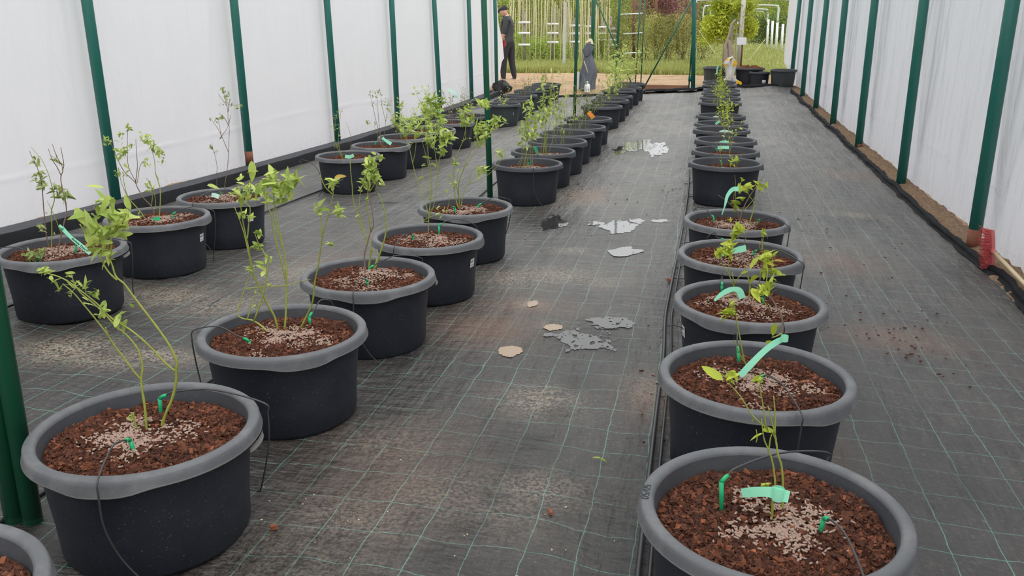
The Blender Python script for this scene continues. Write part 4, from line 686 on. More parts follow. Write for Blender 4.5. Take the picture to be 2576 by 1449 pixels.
def tagloop(t_, at, r, mat, w):
    th = np.linspace(0, 2 * np.pi, 15); C = np.stack([at + np.array([r * math.cos(a), r * math.sin(a), 0]) for a in th]); MB().grid(np.stack([C + [0, 0, w / 2], C - [0, 0, w / 2]])).obj('loop', mat, t_)
yK1 = POTS['K1']['p'][1] - .03
tg, P, tt, sd = strip('plant_tag', [(155, 572), (180, 598), (205, 618), (227, 638)], yK1, .021, M['tag'], 'mint plant tag with handwriting in the twiggy left tub', wide=[.022, .017, .021, .021, .019])
MB().box((.0, -.004, .002), (.013, .002, .009), R=np.array(Matrix.Rotation(.7, 3, 'Y'))).obj('buckle', M['tag'], tg)
def to_mesh(o):
    dg = bpy.context.evaluated_depsgraph_get(); dg.update(); me = bpy.data.meshes.new_from_object(o.evaluated_get(dg)); n = bpy.data.objects.new(o.name, me); COL.objects.link(n); n.parent = o.parent; n.matrix_basis = o.matrix_basis.copy(); nm = o.name; bpy.data.objects.remove(o); n.name = nm; return n
def lettering(parent, s, P, i0, i1, size, off, flip=1):
    cu = bpy.data.curves.new('lettering', 'FONT'); cu.body = s; cu.size = size; cu.extrude = .0002; cu.align_x = 'CENTER'; cu.align_y = 'CENTER'; cu.shear = .25; cu.materials.append(M['ink']); cu.offset = .00025
    o = bpy.data.objects.new('lettering', cu); COL.objects.link(o); o.parent = parent
    d = Vector(P[i1] - P[i0]).normalized(); n = -Vector(FW); n = (n - d * n.dot(d)).normalized(); y = n.cross(d); m = Matrix((d, y, n)).transposed().to_4x4()
    c = (P[i0] + P[i1]) / 2 + np.array(n) * off; o.matrix_basis = Matrix.Translation(Vector(c)) @ m; return to_mesh(o)
lettering(tg, 'Borówka "Duke"', P, 4, len(P) - 2, .0135, .002)
y = POTS['K2']['p'][1]; tg, P, *_ = strip('plant_tag', [(345, 570, .0), (365, 558, .0), (385, 552, .01), (402, 549, .02)], y - .05, .018, M['stake'], 'green plant tag wrapped round the stem base before the first left wall post', wide=[.008, .012, .016, .026])
y = POTS['K3']['p'][1]; strip('plant_tag', [(532, 490), (541, 491), (551, 495)], y - .12, .03, M['tag_white'], 'pale plant tag at the foot of the tall brown stem')
y = POTS['J1']['p'][1]; strip('plant_tag', [(868, 393), (880, 394), (890, 390)], y - .06, .034, M['tag'], 'short mint tag lying in the first bark tub past the gap')
y = POTS['J2']['p'][1]; tg, P, *_ = strip('plant_tag', [(962, 346), (972, 354), (984, 362)], y - .05, .034, M['tag'], 'mint tag hanging over the second bark tub past the gap', wide=[.03, .022, .034, .034])
y = POTS['J4']['p'][1]; tg, P, *_ = strip('plant_tag', [(1096, 270), (1102, 276), (1108, 283)], y - .2, .045, M['tag'], 'mint tag high among the leaves of the middle leafy tubs')
y = POTS['J5']['p'][1]; strip('plant_tag', [(1126, 224), (1138, 230), (1146, 238), (1147, 246)], y, .04, M['tag_white'], 'pale folded tag dangling before the left film wall', wide=[.04, .045, .04, .05, .05])
y = POTS['J3']['p'][1]; strip('plant_tag', [(1016, 305), (1022, 309), (1030, 316)], y, .03, M['tag_white'], 'pale tag nearly hidden in the leafy tub by the fourth left wall post')
y = POTS['M2']['p'][1]; strip('plant_tag', [(1345, 368), (1350, 380), (1355, 390)], y - .03, .025, M['stake'], 'bright green tag standing in the second pale-stemmed tub', wide=[.026, .03, .012])
y = POTS['M6']['p'][1]; strip('plant_tag', [(1480, 282), (1486, 288), (1493, 296)], y - .3, .055, M['tag_orange'], 'orange plant tag on the thin stems by a slim pole')
y = POTS['Z6']['p'][1]; strip('plant_tag', [(1366, 199), (1367, 206), (1364, 212)], y, .04, M['tag'], 'mint tag in the last ribbed tub of the left row', wide=[.03, .02, .06])
y = POTS['Z1']['p'][1]; strip('plant_tag', [(1256, 262), (1254, 268)], y - .1, .04, M['tag_white'], 'pale tag in the first ribbed tub', wide=[.02, .05])
# right row tags
y = POTS['R1']['p'][1]; tg, P, *_ = strip('plant_tag', [(1866, 1240, .02), (1900, 1237, .01), (1940, 1238, 0), (1985, 1250, -.01)], y - .02, .024, M['tag'], 'wide mint tag lying flat round the stems of the nearest right tub', wide=[.022, .024, .024, .024, .03, .028])
tagloop(tg, P[-4], .014, M['tag'], .03)
y = POTS['R2']['p'][1]; tg, P, *_ = strip('plant_tag', [(1980, 848, .05), (1950, 862, .05), (1920, 885, .03), (1890, 915, 0), (1862, 945, -.02)], y - .03, .021, M['tag'], 'long mint tag hanging slantwise in the second tub of the right row', wide=[.018, .02, .02, .022, .022])
tagloop(tg, P[1], .012, M['tag'], .02)
y = POTS['R3']['p'][1]; tg, P, *_ = strip('plant_tag', [(1797, 756, -.05), (1815, 740, -.03), (1838, 728, -.01), (1858, 730, 0), (1868, 750, 0)], y - .03, .02, M['tag'], 'curled mint tag in the third tub of the right row', wide=[.008, .018, .022, .02, .03, .028])
y = POTS['R4']['p'][1]; tg, P, *_ = strip('plant_tag', [(1812, 642), (1835, 635), (1855, 628), (1877, 624)], y - .02, .026, M['tag'], 'mint tag lying across the fourth tub of the right row', wide=[.02, .026, .024, .032, .034])
y = POTS['R5']['p'][1]; tg, P, *_ = strip('plant_tag', [(1858, 475, 0), (1843, 476, 0), (1830, 492, -.02), (1824, 515, -.04), (1816, 540, -.05)], y, .022, M['tag'], 'hanging mint tag bent down over the fifth tub of the right row', wide=[.03, .026, .022, .018, .009, .005])
y = POTS['R6']['p'][1]; strip('plant_tag', [(1813, 427), (1818, 424), (1825, 426)], y - .06, .03, M['tag'], 'mint tag in the sixth tub of the right row')
for c, q, m in (('R7', ((1805, 372), (1818, 370), (1834, 371)), 'tag'), ('R8', ((1810, 359), (1822, 356), (1833, 358)), 'tag'), ('R9', ((1810, 332), (1822, 329), (1838, 332)), 'tag_white'), ('R11', ((1790, 298), (1799, 294), (1808, 295)), 'tag_white'), ('R10', ((1800, 312), (1805, 308), (1811, 304)), 'tag'), ('R16', ((1806, 165), (1804, 175), (1803, 187)), 'tag')):
    strip('plant_tag', q, POTS[c]['p'][1] - .02, .028, M[m], f'{"pale" if m != "tag" else "mint"} tag in the {row_words(c)}')
# marker writing on the rim of the nearest right tub
cu = bpy.data.curves.new('lettering', 'FONT'); cu.body = '50/50'; cu.size = .032; cu.extrude = .0002; cu.align_x = 'CENTER'; cu.align_y = 'CENTER'; cu.shear = .15; cu.materials.append(M['ink'])
o = bpy.data.objects.new('rim_lettering', cu); COL.objects.link(o); p = POTS['R1']; o.parent = p['t']; a = A(178); o.location = (.301 * 1.019 * math.cos(a), .301 * 1.019 * math.sin(a), .3465 * 1.019); o.rotation_euler = (0, 0, a + math.pi / 2); bpy.context.view_layer.update(); to_mesh(o)

# ------------------------------------------------------------------ PUDDLES AND FLOOR DEBRIS
def puddle(px, py, rx, ry, mat, label, seed, rough=.35):
    c = on_g(px, py); h = .0045 if c[1] < 8 else .012; nx, ny = int(rx * 3.6 / h), int(ry * 3.6 / h); gx, gy = (np.arange(nx) - nx / 2) * h, (np.arange(ny) - ny / 2) * h; X, Y = np.meshgrid(gx, gy, indexing='ij'); x, y = X.ravel(), Y.ravel()
    f = 1 - np.sqrt((x / rx) ** 2 + (y / ry) ** 2) + rough * (1.2 * fbm(x / rx * 1.2, y / ry * 1.2, 1, 4, seed)); ok = f > 0
    f2 = rough * fbm(x * 3 + 5, y * 1.5, 14, 2, seed + 2); ok &= f2 > -.55 * (1.2 - rough)
    ii = np.nonzero(ok)[0]; idx = {}; V = []; F = []
    for k in ii:
        i, j = divmod(int(k), ny); q = []
        for (a, b) in ((i, j), (i + 1, j), (i + 1, j + 1), (i, j + 1)):
            if (a, b) not in idx: idx[(a, b)] = len(V); xx, yy = (a - nx / 2 - .5) * h, (b - ny / 2 - .5) * h; V.append((xx, yy, float(G(c[0] + xx, c[1] + yy) - G(c[0], c[1]))))
            q.append(idx[(a, b)])
        F.append(q)
    o = MB().add(V, F).obj('puddle', mat, None, True, (c[0], c[1], float(G(c[0], c[1])) + .003)); tag(o, label, 'puddle')
puddle(1555, 568, .13, .22, M['water'], 'bright puddle mirroring the sky in the middle of the aisle', 1.3, .5)
puddle(1600, 368, .20, .55, M['water'], 'broad glossy puddle far down the aisle by the tubs', 4.2, .6)
puddle(1660, 375, .13, .5, M['water'], 'glossy puddle right of the broad far one', 5.7, .6)
puddle(1560, 378, .08, .3, M['water_dark'], 'dark narrow puddle left of the broad far one', 6.1, .6)
puddle(1575, 634, .10, .13, M['water'], 'small bright puddle nearer than the mirror-like one', 2.2, .4)
puddle(1602, 556, .06, .08, M['water'], 'tiny puddle right of the mirror-like one', 3.0, .5)
puddle(1660, 556, .07, .06, M['water'], 'small flat puddle nearest the right row', 3.6, .5)
puddle(1500, 562, .06, .09, M['water'], 'tiny puddle left of the mirror-like one', 7.6, .6)
puddle(1395, 560, .10, .22, M['water_dark'], 'dark shallow puddle by the middle row', 8.1, .6)
puddle(1470, 855, .12, .15, M['water_dark'], 'dark wet patch of water left of the second right tub', 9.4, .7)
puddle(1540, 812, .12, .08, M['water_dark'], 'dark water streak beyond the wet patch', 10.2, .7)
puddle(1283, 884, .055, .075, M['mud'], 'small tan muddy puddle on the aisle', 11.0, .2)
puddle(1392, 824, .045, .05, M['mud'], 'tiny muddy puddle beyond the tan one', 12.0, .3)
puddle(1340, 765, .03, .06, M['mud'], 'muddy puddle farthest up the near aisle', 13.0, .3)
def crumbs(name, spots, n, smin, smax, mat, seed, tone):
    rg = np.random.default_rng(seed); mb = MB(); base = np.array([(-1, -.8, -1), (1, -1, -.8), (.8, 1, -1), (-.9, .7, -.7), (-.7, -1, .8), (.9, -.6, 1), (.7, .8, .7), (-1, 1, 1)], float); F = [(0, 3, 2, 1), (4, 5, 6, 7), (0, 1, 5, 4), (1, 2, 6, 5), (2, 3, 7, 6), (3, 0, 4, 7)]
    C = [on_g(*p[:2]) for p in spots]
    for k in range(n):
        i = rg.integers(len(C)); x = C[i][0] + rg.normal(0, spots[i][2]); y = C[i][1] + rg.normal(0, spots[i][3]); s = rg.uniform(smin, smax); Rm = np.array(Matrix.Rotation(rg.uniform(0, 6.3), 3, 'Z'))
        mb.add((base * np.array([s * rg.uniform(1, 2), s, s * .5]) * rg.uniform(.7, 1.1, (8, 1))) @ Rm.T + (x, y, float(G(x, y)) + .005 + s * .3), F, 0, float(rg.uniform(*tone)))
    o = mb.obj(name, mat, None, False); tag(o, kind='stuff'); return o
o = crumbs('bark_crumbs', [(2250, 850, .12, .14), (2300, 900, .14, .16), (2220, 810, .2, .2), (1670, 1000, .04, .4), (1690, 700, .05, .8), (1530, 500, .4, 1.2), (1840, 200, .3, .5), (2120, 600, .3, .6), (1400, 480, .25, .7), (1680, 470, .1, .7)], 260, .002, .006, M['chip'], 5, (0.02, .25)); tag(o, 'scattered dark bark crumbs on the black fabric', 'debris')
o = crumbs('yellow_grains', [(830, 1270, .2, .15), (1100, 1350, .3, .1), (1300, 1240, .3, .2), (900, 1360, .2, .1)], 40, .0015, .0028, M['wood_light'], 6, (.5, .9)); tag(o, 'pale yellow grains scattered on the near fabric', 'debris')
def small(name, px, py, h, mat, label, cat, rz=0.0, fn=None):
    c = on_g(px, py); c[2] = float(G(c[0], c[1])) + .008; mb = MB(); rg = np.random.default_rng(int(px))
    base = np.array([(-1, -.8, -1), (1, -1, -.8), (.8, 1, -1), (-.9, .7, -.7), (-.7, -1, .8), (.9, -.6, 1), (.7, .8, .7), (-1, 1, 1)], float) * h
    mb.add(base, [(0, 3, 2, 1), (4, 5, 6, 7), (0, 1, 5, 4), (1, 2, 6, 5), (2, 3, 7, 6), (3, 0, 4, 7)], 0, .6); o = mb.obj(name, mat, None, False, c.tolist()); o.rotation_euler[2] = rz; tag(o, label, cat)
small('bark_flake', 1385, 1293, (.006, .016, .004), M['chip'], 'rust-brown bark flake standing out on the near aisle', 'bark', .3)
small('bark_flake', 690, 1332, (.012, .008, .006), M['chip'], 'brown bark lump on the fabric beside the large lower-left tub', 'bark', .5)
small('bark_flake', 1686, 707, (.018, .012, .01), M['chip'], 'brown bark piece left of the third right tub', 'bark', .9)
t = thing('fallen_leaf', 'fallen lime leaves lying on the aisle fabric', 'leaf', (on_g(1508, 1160) + [0, 0, .006]).tolist())
for k, (a_, L) in enumerate(((1.2, .03), (-1.7, .028), (.2, .016))): o = link('leaf', LEAVES['leaf_lime'][k], t); o.matrix_basis = Matrix.Rotation(a_, 4, 'Z') @ Matrix.Translation((0, 0, .006)) @ Matrix.Diagonal((L, L, L, 1))
P = spline([at_z(*p, .03) for p in ((527, 772), (535, 762), (548, 756), (552, 752))], 4); o = MB().tube(P - P[0], .003, 5).obj('tube_offcut', M['tube'], None, loc=P[0].tolist()); tag(o, 'short grey tube offcut lying on the fabric between left and middle rows', 'tube')

# ------------------------------------------------------------------ BROOM
def broom():
    b = np.array([2.0, 6.0, 0.0]); top = at_y(2490, 578, 5.95); bot = at_y(2490, 675, 5.95); t = thing('broom', 'red push broom leaning on its bristles by the first right wall post', 'broom', bot.tolist())
    H = top - bot; axis = H / np.linalg.norm(H); out = np.array([-.85, -.52, 0]); out /= np.linalg.norm(out); w = np.cross(axis, out); Rm = np.stack([out, w, axis], 1); L = np.linalg.norm(H)
    n = 9; rows = []
    for k in np.linspace(0, 1, 12):
        hw = .030 * (1 - .25 * abs(2 * k - 1) ** 3); rows.append([H * k + out * a * .014 + w * c * hw for a, c in ((-1, -1), (-1.3, 0), (-1, 1), (1, 1), (1, -1))])
    MB().grid(np.array(rows), wrap=True).obj('head', M['red'], t, False)
    mb = MB(); rg = np.random.default_rng(3)
    for k in range(300):
        q = H * rg.uniform(.0, 1.0) + w * rg.uniform(-.026, .026) + out * .012; d = out + axis * rg.normal(.05, .22) + w * rg.normal(0, .15) + axis * .35 * (q @ axis / L > .85); mb.tube([q, q + d * rg.uniform(.05, .062)], .0011, 3, cap=False)
    o = mb.obj('bristles', M['bristle'], t); o['kind'] = 'stuff'
    h0 = H * .5 - out * .012; e = at_y(2576, 712, 5.35) - bot; dirn = (e - h0); MB().tube([h0, h0 + dirn * .12], [.019, .016], 10).obj('socket', M['red'], t)
    MB().tube([h0 + dirn * .08, h0 + dirn * 1.0, h0 + dirn * 3.2 * np.array([1, 1, .55])], .0125, 12).obj('handle', M['wood_light'], t)
broom()

# ------------------------------------------------------------------ BEYOND THE TUNNEL
def gz(x, y): return float(T(x, y))
def place(px, base_py, Y): p = at_y(px, base_py, Y); p[2] = gz(p[0], Y); return p
# plank edging
p0, p1 = at_y(1622, 222, 19.75), at_y(1733, 221, 19.6); c = (p0 + p1) / 2; L = np.linalg.norm(p1 - p0) / 2; o = MB().box((0, 0, 0), (L, .02, .07)).obj('plank', M['plank'], None, False, (c[0], 19.68, c[2])); tag(o, 'brown wooden plank edging the soil between brace and gate post', 'plank')
# background tubs
def plain_tub(px, base_py, Y, sc, hs, label, soil=None, name='planter_tub', loc=None, st=False):
    p = place(px, base_py, Y); t = thing(name, label, 'tub', p.tolist()); b = link('tub', ME_TUB2 if st else ME_TUB, t); b.scale = (sc, sc, hs); link('tub_lining', ME_IN, b); r = link('rim', ME_RIM2 if 1 else ME_RIM, b); r.scale = (1, 1, .345 / .36)
    if soil: s = link('soil', SOILS_L[0][0], t, (0, 0, .325 * hs)); s.scale = (sc, sc, soil)
    return t
plain_tub(1803, 205, 20.9, 1.08, 1.22, 'large black tub left of the white sack', st=True)
big = plain_tub(1883, 208, 20.9, 1.08, 1.2, 'large black tub of brown soil holding the blank sign', 3.0)
sm = plain_tub(1909, 213, 20.45, .74, 1.0, 'small black tub standing before the large one right of the sack')
MB().box((.09, -.195, .14), (.04, .004, .035)).obj('sticker', M['sticker'], sm)
plain_tub(1968, 213, 20.25, .9, 1.2, 'black tub half hidden behind the right film wall', st=True)
# sign
p = place(1863, 170, 20.95); p[2] += .40; t = thing('sign', 'blank white sign on a brown stake in the large tub', 'sign', p.tolist()); pt = at_y(1866, 103, 20.9) - p; MB().box((0, 0, pt[2] / 2), (.017, .01, pt[2] / 2)).obj('stake', M['rusty_post'], t); MB().box(pt, (.105, .006, .08)).obj('board', M['white'], t, False)
# white sack
def sack():
    p = place(1840, 206, 20.45); t = thing('sack', 'white sack with yellow print slumped over the last right-row tubs', 'sack', p.tolist()); Y = 20.45
    S_ = lambda x, y: (1750 + x / 6.588, y / 6.588)
    prof = [(945, 590, 625), (965, 525, 632), (1000, 490, 655), (1050, 462, 682), (1080, 478, 678), (1110, 488, 668), (1180, 495, 655), (1250, 502, 640), (1290, 498, 655), (1330, 462, 690), (1360, 468, 745), (1388, 480, 762)]
    n = 40; th = np.arange(n) * 2 * np.pi / n; rows = []
    for k, (py, a, b) in enumerate(prof[::-1]):
        l = at_y(*S_(a, py), Y) - p; r = at_y(*S_(b, py), Y) - p; c = (l + r) / 2; hw = (r - l)[0] / 2; z = max(c[2], 0)
        f = 1 + .22 * np.array([mnoise.noise((math.cos(t) * 2.2, math.sin(t) * 2.2, k * .35)) for t in th]); fy = 1 + .9 * np.array([mnoise.noise((math.cos(t) * 3.5, math.sin(t) * 3.5, k * .3 + 5)) for t in th])
        rows.append(np.stack([c[0] + hw * np.cos(th) * f, .075 * np.sin(th) * fy - .02, z + .012 * np.sin(th * 4 + k)], 1))
    rows.append(rows[-1] * [.3, .3, 1] + rows[-1].mean(0) * [.7, .7, 0] + [0, 0, .03])
    mb = MB().grid(np.stack(rows), wrap=True); me = mb.mesh('bag', [M['bag_white'], M['yellow']]); o = link('bag', me, t)
    for q in me.polygons:
        c = q.center
        u = (c.x + p[0]); v = c.z; hit = lambda x0, x1, y0, y1: (at_y(*S_(x0, y1), Y) - p)[0] < c.x < (at_y(*S_(x1, y1), Y) - p)[0] and (at_y(*S_(x0, y1), Y) - p)[2] < v < (at_y(*S_(x0, y0), Y) - p)[2]
        if hit(500, 580, 968, 1000) or hit(610, 700, 1005, 1095) or hit(440, 520, 1045, 1105) or hit(672, 790, 1320, 1410): q.material_index = 1
sack()
# coil of black pipe by the right wall end
c = place(1981, 215, 20.2); t = thing('pipe_coil', 'black coil of corrugated pipe at the end of the right film wall', 'pipe', (c + [0, 0, .13]).tolist())
for k in range(5): th = np.linspace(0, 2 * np.pi, 25); MB().tube(np.stack([.075 * np.cos(th) * (1 + .1 * k), np.full(25, -.05 + .025 * k), .12 * np.sin(th)], 1), .014, 6).obj('pipe_turn', M['black'], t)
# bin bag and red cap by left post
c = place(1262, 236, 19.9); t = thing('bin_bag', 'crumpled black bag beyond the ribbed tubs at the left wall end', 'bag', c.tolist())
th = np.arange(20) * 2 * np.pi / 20; MB().grid(np.stack([np.stack([.2 * r * np.cos(th) * (1 + .35 * np.sin(th * 5 + 2 * k)), .16 * r * np.sin(th) * (1 + .3 * np.cos(th * 3 + k)), z + .03 * np.sin(th * 7 + k)], 1) for k, (r, z) in enumerate(((.9, 0), (1, .08), (.85, .16), (.5, .22), (.05, .24)))]), wrap=True).obj('bag', M['black'], t)
c = place(1243, 238, 19.5); c[2] += .1; o = MB().tube([(0, -.02, 0), (0, .02, 0)], .035, 12).obj('red_lid', M['bright_red'], None, loc=c.tolist()); tag(o, 'small red lid by the black bag at the left wall end', 'lid')
c = place(1238, 240, 19.45); o = MB().tube([(0, -.06, .09), (0, .06, .09)], .09, 16).obj('black_reel', M['black'], None, loc=c.tolist()); tag(o, 'round black reel beside the red lid', 'reel')
# coat on the pole with a hat
def coat():
    Y = 20.05; p = at_y(1480, 232, Y); p[2] = gz(p[0], Y) + .0; t = thing('coat', 'grey hooded coat hanging on the far green pole', 'coat', p.tolist())
    S = lambda x, y: (1420 + x / 7.243, 60 + y / 7.243)
    prof = [(560, 360, 500), (650, 345, 530), (750, 330, 560), (850, 310, 590), (950, 285, 570), (1050, 265, 545), (1200, 250, 540)]
    n = 30; th = np.arange(n) * 2 * np.pi / n; rows = []
    for k, (y, a, b) in enumerate([(470, 380, 500)] + prof):
        l = at_y(*S(a, y), Y) - p; r = at_y(*S(b, y), Y) - p; c_ = (l + r) / 2; hw = (r - l)[0] / 2; f = 1 + (.04 + .02 * k) * np.sin(th * 6 + .3 * k) + .05 * np.sin(th * 3)
        rows.append(np.stack([c_[0] + hw * np.cos(th) * f, (.06 + .012 * k) * np.sin(th) * f, np.full(n, c_[2])], 1))
    MB().grid(np.stack(rows[::-1]), wrap=True).obj('body', M['coat'], t)
    rows = []
    for k, (y, a, b) in enumerate([(320, 425, 480), (350, 405, 500), (420, 350, 520), (480, 335, 515), (540, 345, 480), (585, 370, 430)]):
        l = at_y(*S(a, y), Y - .08) - p; r = at_y(*S(b, y), Y - .08) - p; c_ = (l + r) / 2; hw = (r - l)[0] / 2; f = 1 + .1 * np.sin(th * 5 + k)
        rows.append(np.stack([c_[0] + hw * np.cos(th) * f, -.05 + .07 * np.sin(th) * f, np.full(n, c_[2])], 1))
    MB().grid(np.stack(rows[::-1]), wrap=True).obj('hood', M['coat'], t)
    q = [at_y(*S(x, y), Y - .17) - p for x, y in ((355, 670), (385, 760), (410, 830), (425, 900))]; MB().tube(q, .012, 6).obj('drawcord', M['beige'], t)
    h = at_y(*S(450, 330), Y - .02); t2 = thing('hat', 'beige cloth hat on top of the hanging grey coat', 'hat', h.tolist()); rows = [np.stack([(r + .02 * np.cos(th)) * np.cos(th), r * np.sin(th), z + .03 * np.cos(th) * (k < 2) * -1], 1) for k, (r, z) in enumerate(((.105, -.02), (.075, .0), (.055, .05), (.03, .075), (.005, .08)))]
    MB().grid(np.stack(rows), wrap=True).obj('crown', M['beige'], t2)
    c_ = place(1477, 230, 19.85); t3 = thing('canister', 'white plastic canister standing below the hanging coat', 'canister', c_.tolist()); MB().grid(np.stack([np.stack([r * np.cos(th), r * .8 * np.sin(th), np.full(n, z)], 1) for r, z in ((.02, 0), (.06, 0), (.065, .02), (.065, .15), (.05, .19), (.018, .205), (.018, .23), (.002, .23))]), wrap=True).obj('body', M['white'], t3); MB().tube([(0, 0, .225), (0, 0, .255)], .02, 10).obj('cap', M['white'], t3)
    c_ = place(1453, 228, 20.0); o = MB().grid(np.stack([np.stack([.04 * np.cos(th), .04 * np.sin(th), np.full(n, z)], 1) for z in (0, .2, .4)]), wrap=True).obj('film_roll', M['bag_white'], None, loc=c_.tolist()); tag(o, 'white rolled film leaning near the coat', 'roll')
coat()
# person
def person():
    Y = 22.05; S = lambda x, y: (1220 + x / 6.583, y / 6.583); foot = at_y(*S(330, 1362), Y); foot[2] = gz(foot[0], Y)
    base = at_y(*S(330, 1362), Y); k = 1.0
    J = {}
    def j(n, x, y, d, r, ry=None): q = at_y(*S(x, y), Y) - base; J[n] = (np.array([q[0], d, q[2]]), r, ry or r)
    j('pelvis', 378, 700, 0, .155, .165); j('waist', 362, 600, 0, .185, .185); j('chest', 368, 440, 0, .185, .19); j('upper', 372, 330, 0, .14, .17); j('neck', 345, 255, 0, .062); j('head0', 318, 225, 0, .085); j('head1', 305, 170, 0, .098); j('head2', 310, 140, 0, .08)
    j('nose', 262, 228, 0, .018); j('chin', 283, 268, 0, .035)
    for s, (sh, el, wr, ha, hip, kn, an, heel, toe) in {-1: ((385, 310), (350, 520), (302, 665), (308, 705), (360, 730), (325, 980), (315, 1270), (330, 1330), (260, 1345)), 1: ((375, 315), (330, 500), (268, 600), (255, 640), (410, 730), (425, 990), (470, 1240), (480, 1310), (415, 1335))}.items():
        d = .19 * s; tagp = 'n' if s < 0 else 'f'
        j(tagp + 'sh', *sh, d, .085); j(tagp + 'el', *el, d * 1.15, .058); j(tagp + 'wr', *wr, d * 1.05, .036); j(tagp + 'ha', *ha, d, .036, .026)
        j(tagp + 'hip', *hip, d * .5, .128); j(tagp + 'kn', *kn, d * .5, .09); j(tagp + 'an', *an, d * .45, .072); j(tagp + 'heel', *heel, d * .45, .05); j(tagp + 'toe', *toe, d * .45, .042)
    for i, (x, y) in enumerate(((292, 735), (302, 750), (315, 755), (330, 748))): j(f'f{i}', x, y, -.20 - .008 * i, .011)
    j('th', 285, 715, -.19, .012)
    names = list(J); E = [('pelvis', 'waist'), ('waist', 'chest'), ('chest', 'upper'), ('upper', 'neck'), ('neck', 'head0'), ('head0', 'head1'), ('head1', 'head2'), ('head0', 'nose'), ('head0', 'chin')]
    for c in 'nf': E += [('upper', c + 'sh'), (c + 'sh', c + 'el'), (c + 'el', c + 'wr'), (c + 'wr', c + 'ha'), ('pelvis', c + 'hip'), (c + 'hip', c + 'kn'), (c + 'kn', c + 'an'), (c + 'an', c + 'heel'), (c + 'heel', c + 'toe')]
    E += [('nha', f'f{i}') for i in range(4)] + [('nha', 'th')]
    me = bpy.data.meshes.new('body_skin'); me.from_pydata([J[n][0].tolist() for n in names], [(names.index(a), names.index(b)) for a, b in E], [])
    ob = bpy.data.objects.new('body_skin', me); COL.objects.link(ob); md = ob.modifiers.new('skin', 'SKIN'); md.use_smooth_shade = True
    for i, n in enumerate(names): me.skin_vertices[0].data[i].radius = (J[n][1], J[n][2]); me.skin_vertices[0].data[i].use_root = n == 'pelvis'
    sd_ = ob.modifiers.new('sub', 'SUBSURF'); sd_.levels = 3; sd_.render_levels = 3
    dg = bpy.context.evaluated_depsgraph_get(); dg.update(); m2 = bpy.data.meshes.new_from_object(ob.evaluated_get(dg)); bpy.data.objects.remove(ob)
    for m in ('sweater', 'trousers', 'skin', 'boot', 'glove'): m2.materials.append(M[m])
    zb = J['pelvis'][0][2] + .02; zn = J['neck'][0][2] - .005; za = J['nan'][0][2] - .03; ze = J['nel'][0]; zw = J['nwr'][0]
    def sd(c, k):
        a, b = J[k + 'el'][0] * .75 + J[k + 'wr'][0] * .25, J[k + 'wr'][0]; t_ = max(0, min(1, float((np.array(c) - a) @ (b - a) / ((b - a) @ (b - a))))); return np.linalg.norm(np.array(c) - a - (b - a) * t_) + (t_ <= 0) * 1
    for q in m2.polygons:
        c = q.center; q.use_smooth = True
        hand = np.linalg.norm(np.array(c) - J['nha'][0]) < .12 and c.z < zw[2] - .0 and c.y < -.1; fore = min(sd(c, 'n'), sd(c, 'f')) < .062
        q.material_index = 4 if hand else 2 if (fore or c.z > zn) else 3 if c.z < za else 1 if c.z < zb else 0
    root = thing('person', 'man in dark cap, grey sweater and dark trousers walking left past the wall end', 'person', base.tolist()); link('body', m2, root)
    # cap with a peak, glasses, ear
    hc = J['head1'][0]; th = np.arange(20) * 2 * np.pi / 20; rows = [np.stack([hc[0] + r * np.cos(th), r * .85 * np.sin(th), hc[2] + z + .02 * np.cos(th)], 1) for r, z in ((.108, .0), (.106, .04), (.085, .08), (.045, .1), (.005, .105))]
    MB().grid(np.stack(rows), wrap=True).obj('cap', M['cap'], root)
    V = [(hc[0] - .09 - .09 * math.cos(a), .075 * math.sin(a), hc[2] - .02 - .05 * math.cos(a)) for a in np.linspace(-1.5, 1.5, 9)]; V2 = [(v[0] * .6 + (hc[0] - .05) * .4, v[1] * .9, hc[2] + .015) for v in V]
    MB().grid(np.stack([np.array(V), np.array(V2), np.array(V2) + [0, 0, .01], np.array(V) + [0, 0, .008]])).obj('cap_peak', M['cap'], root)
    e = J['head0'][0] + [.02, -.085, .03]; MB().tube([e - [0, .006, .025], e - [.004, .012, 0], e + [.006, -.008, .025]], [.006, .013, .01], 6).obj('ear', M['skin'], root)
    g0 = J['head0'][0] + [-.085, -.05, .035]; MB().tube([g0 + [0, .1, 0], g0 + [-.012, .05, 0], g0, e + [0, 0, .02]], .004, 5).obj('glasses', M['black'], root)
    nk = J['neck'][0]; MB().grid(np.stack([np.stack([nk[0] + .02 + r * np.cos(th), r * .95 * np.sin(th), nk[2] + z + .03 * np.cos(th)], 1) for r, z in ((.085, -.06), (.078, -.01), (.07, -.01), (.075, -.05))]), wrap=True).obj('collar', M['sweater'], root)
person()
# fence posts, bars and canes
def rod(name, px0, py0, px1, py1, Y, r, mat, label, cat, group=None, n=8, square=False, extra=0):
    b = at_y(px0, py0, Y); b[2] = min(b[2], gz(b[0], Y)) if 0 else gz(b[0], Y) - .02; a = at_y(px1, py1, Y); d = a - b; d = d * (1 + extra)
    o = (MB().box(d / 2, (r, r, d[2] / 2)) if square else MB().tube([(0, 0, 0), d.tolist()], r, n)).obj(name, mat, None, not square, b.tolist()); return tag(o, label, cat, group)
rod('concrete_post', 1421, 178, 1419, 6, 27.0, .042, M['concrete'], 'tall white concrete post in front of the young trees', 'post', square=True)
rod('concrete_post', 1535, 150, 1535, 40, 31.5, .035, M['concrete'], 'shorter white concrete post right of the hanging coat', 'post', square=True)
rod('concrete_post', 1428, 30, 1428, -30, 36.0, .06, M['concrete'], 'white concrete post behind the tallest one', 'post', square=True)
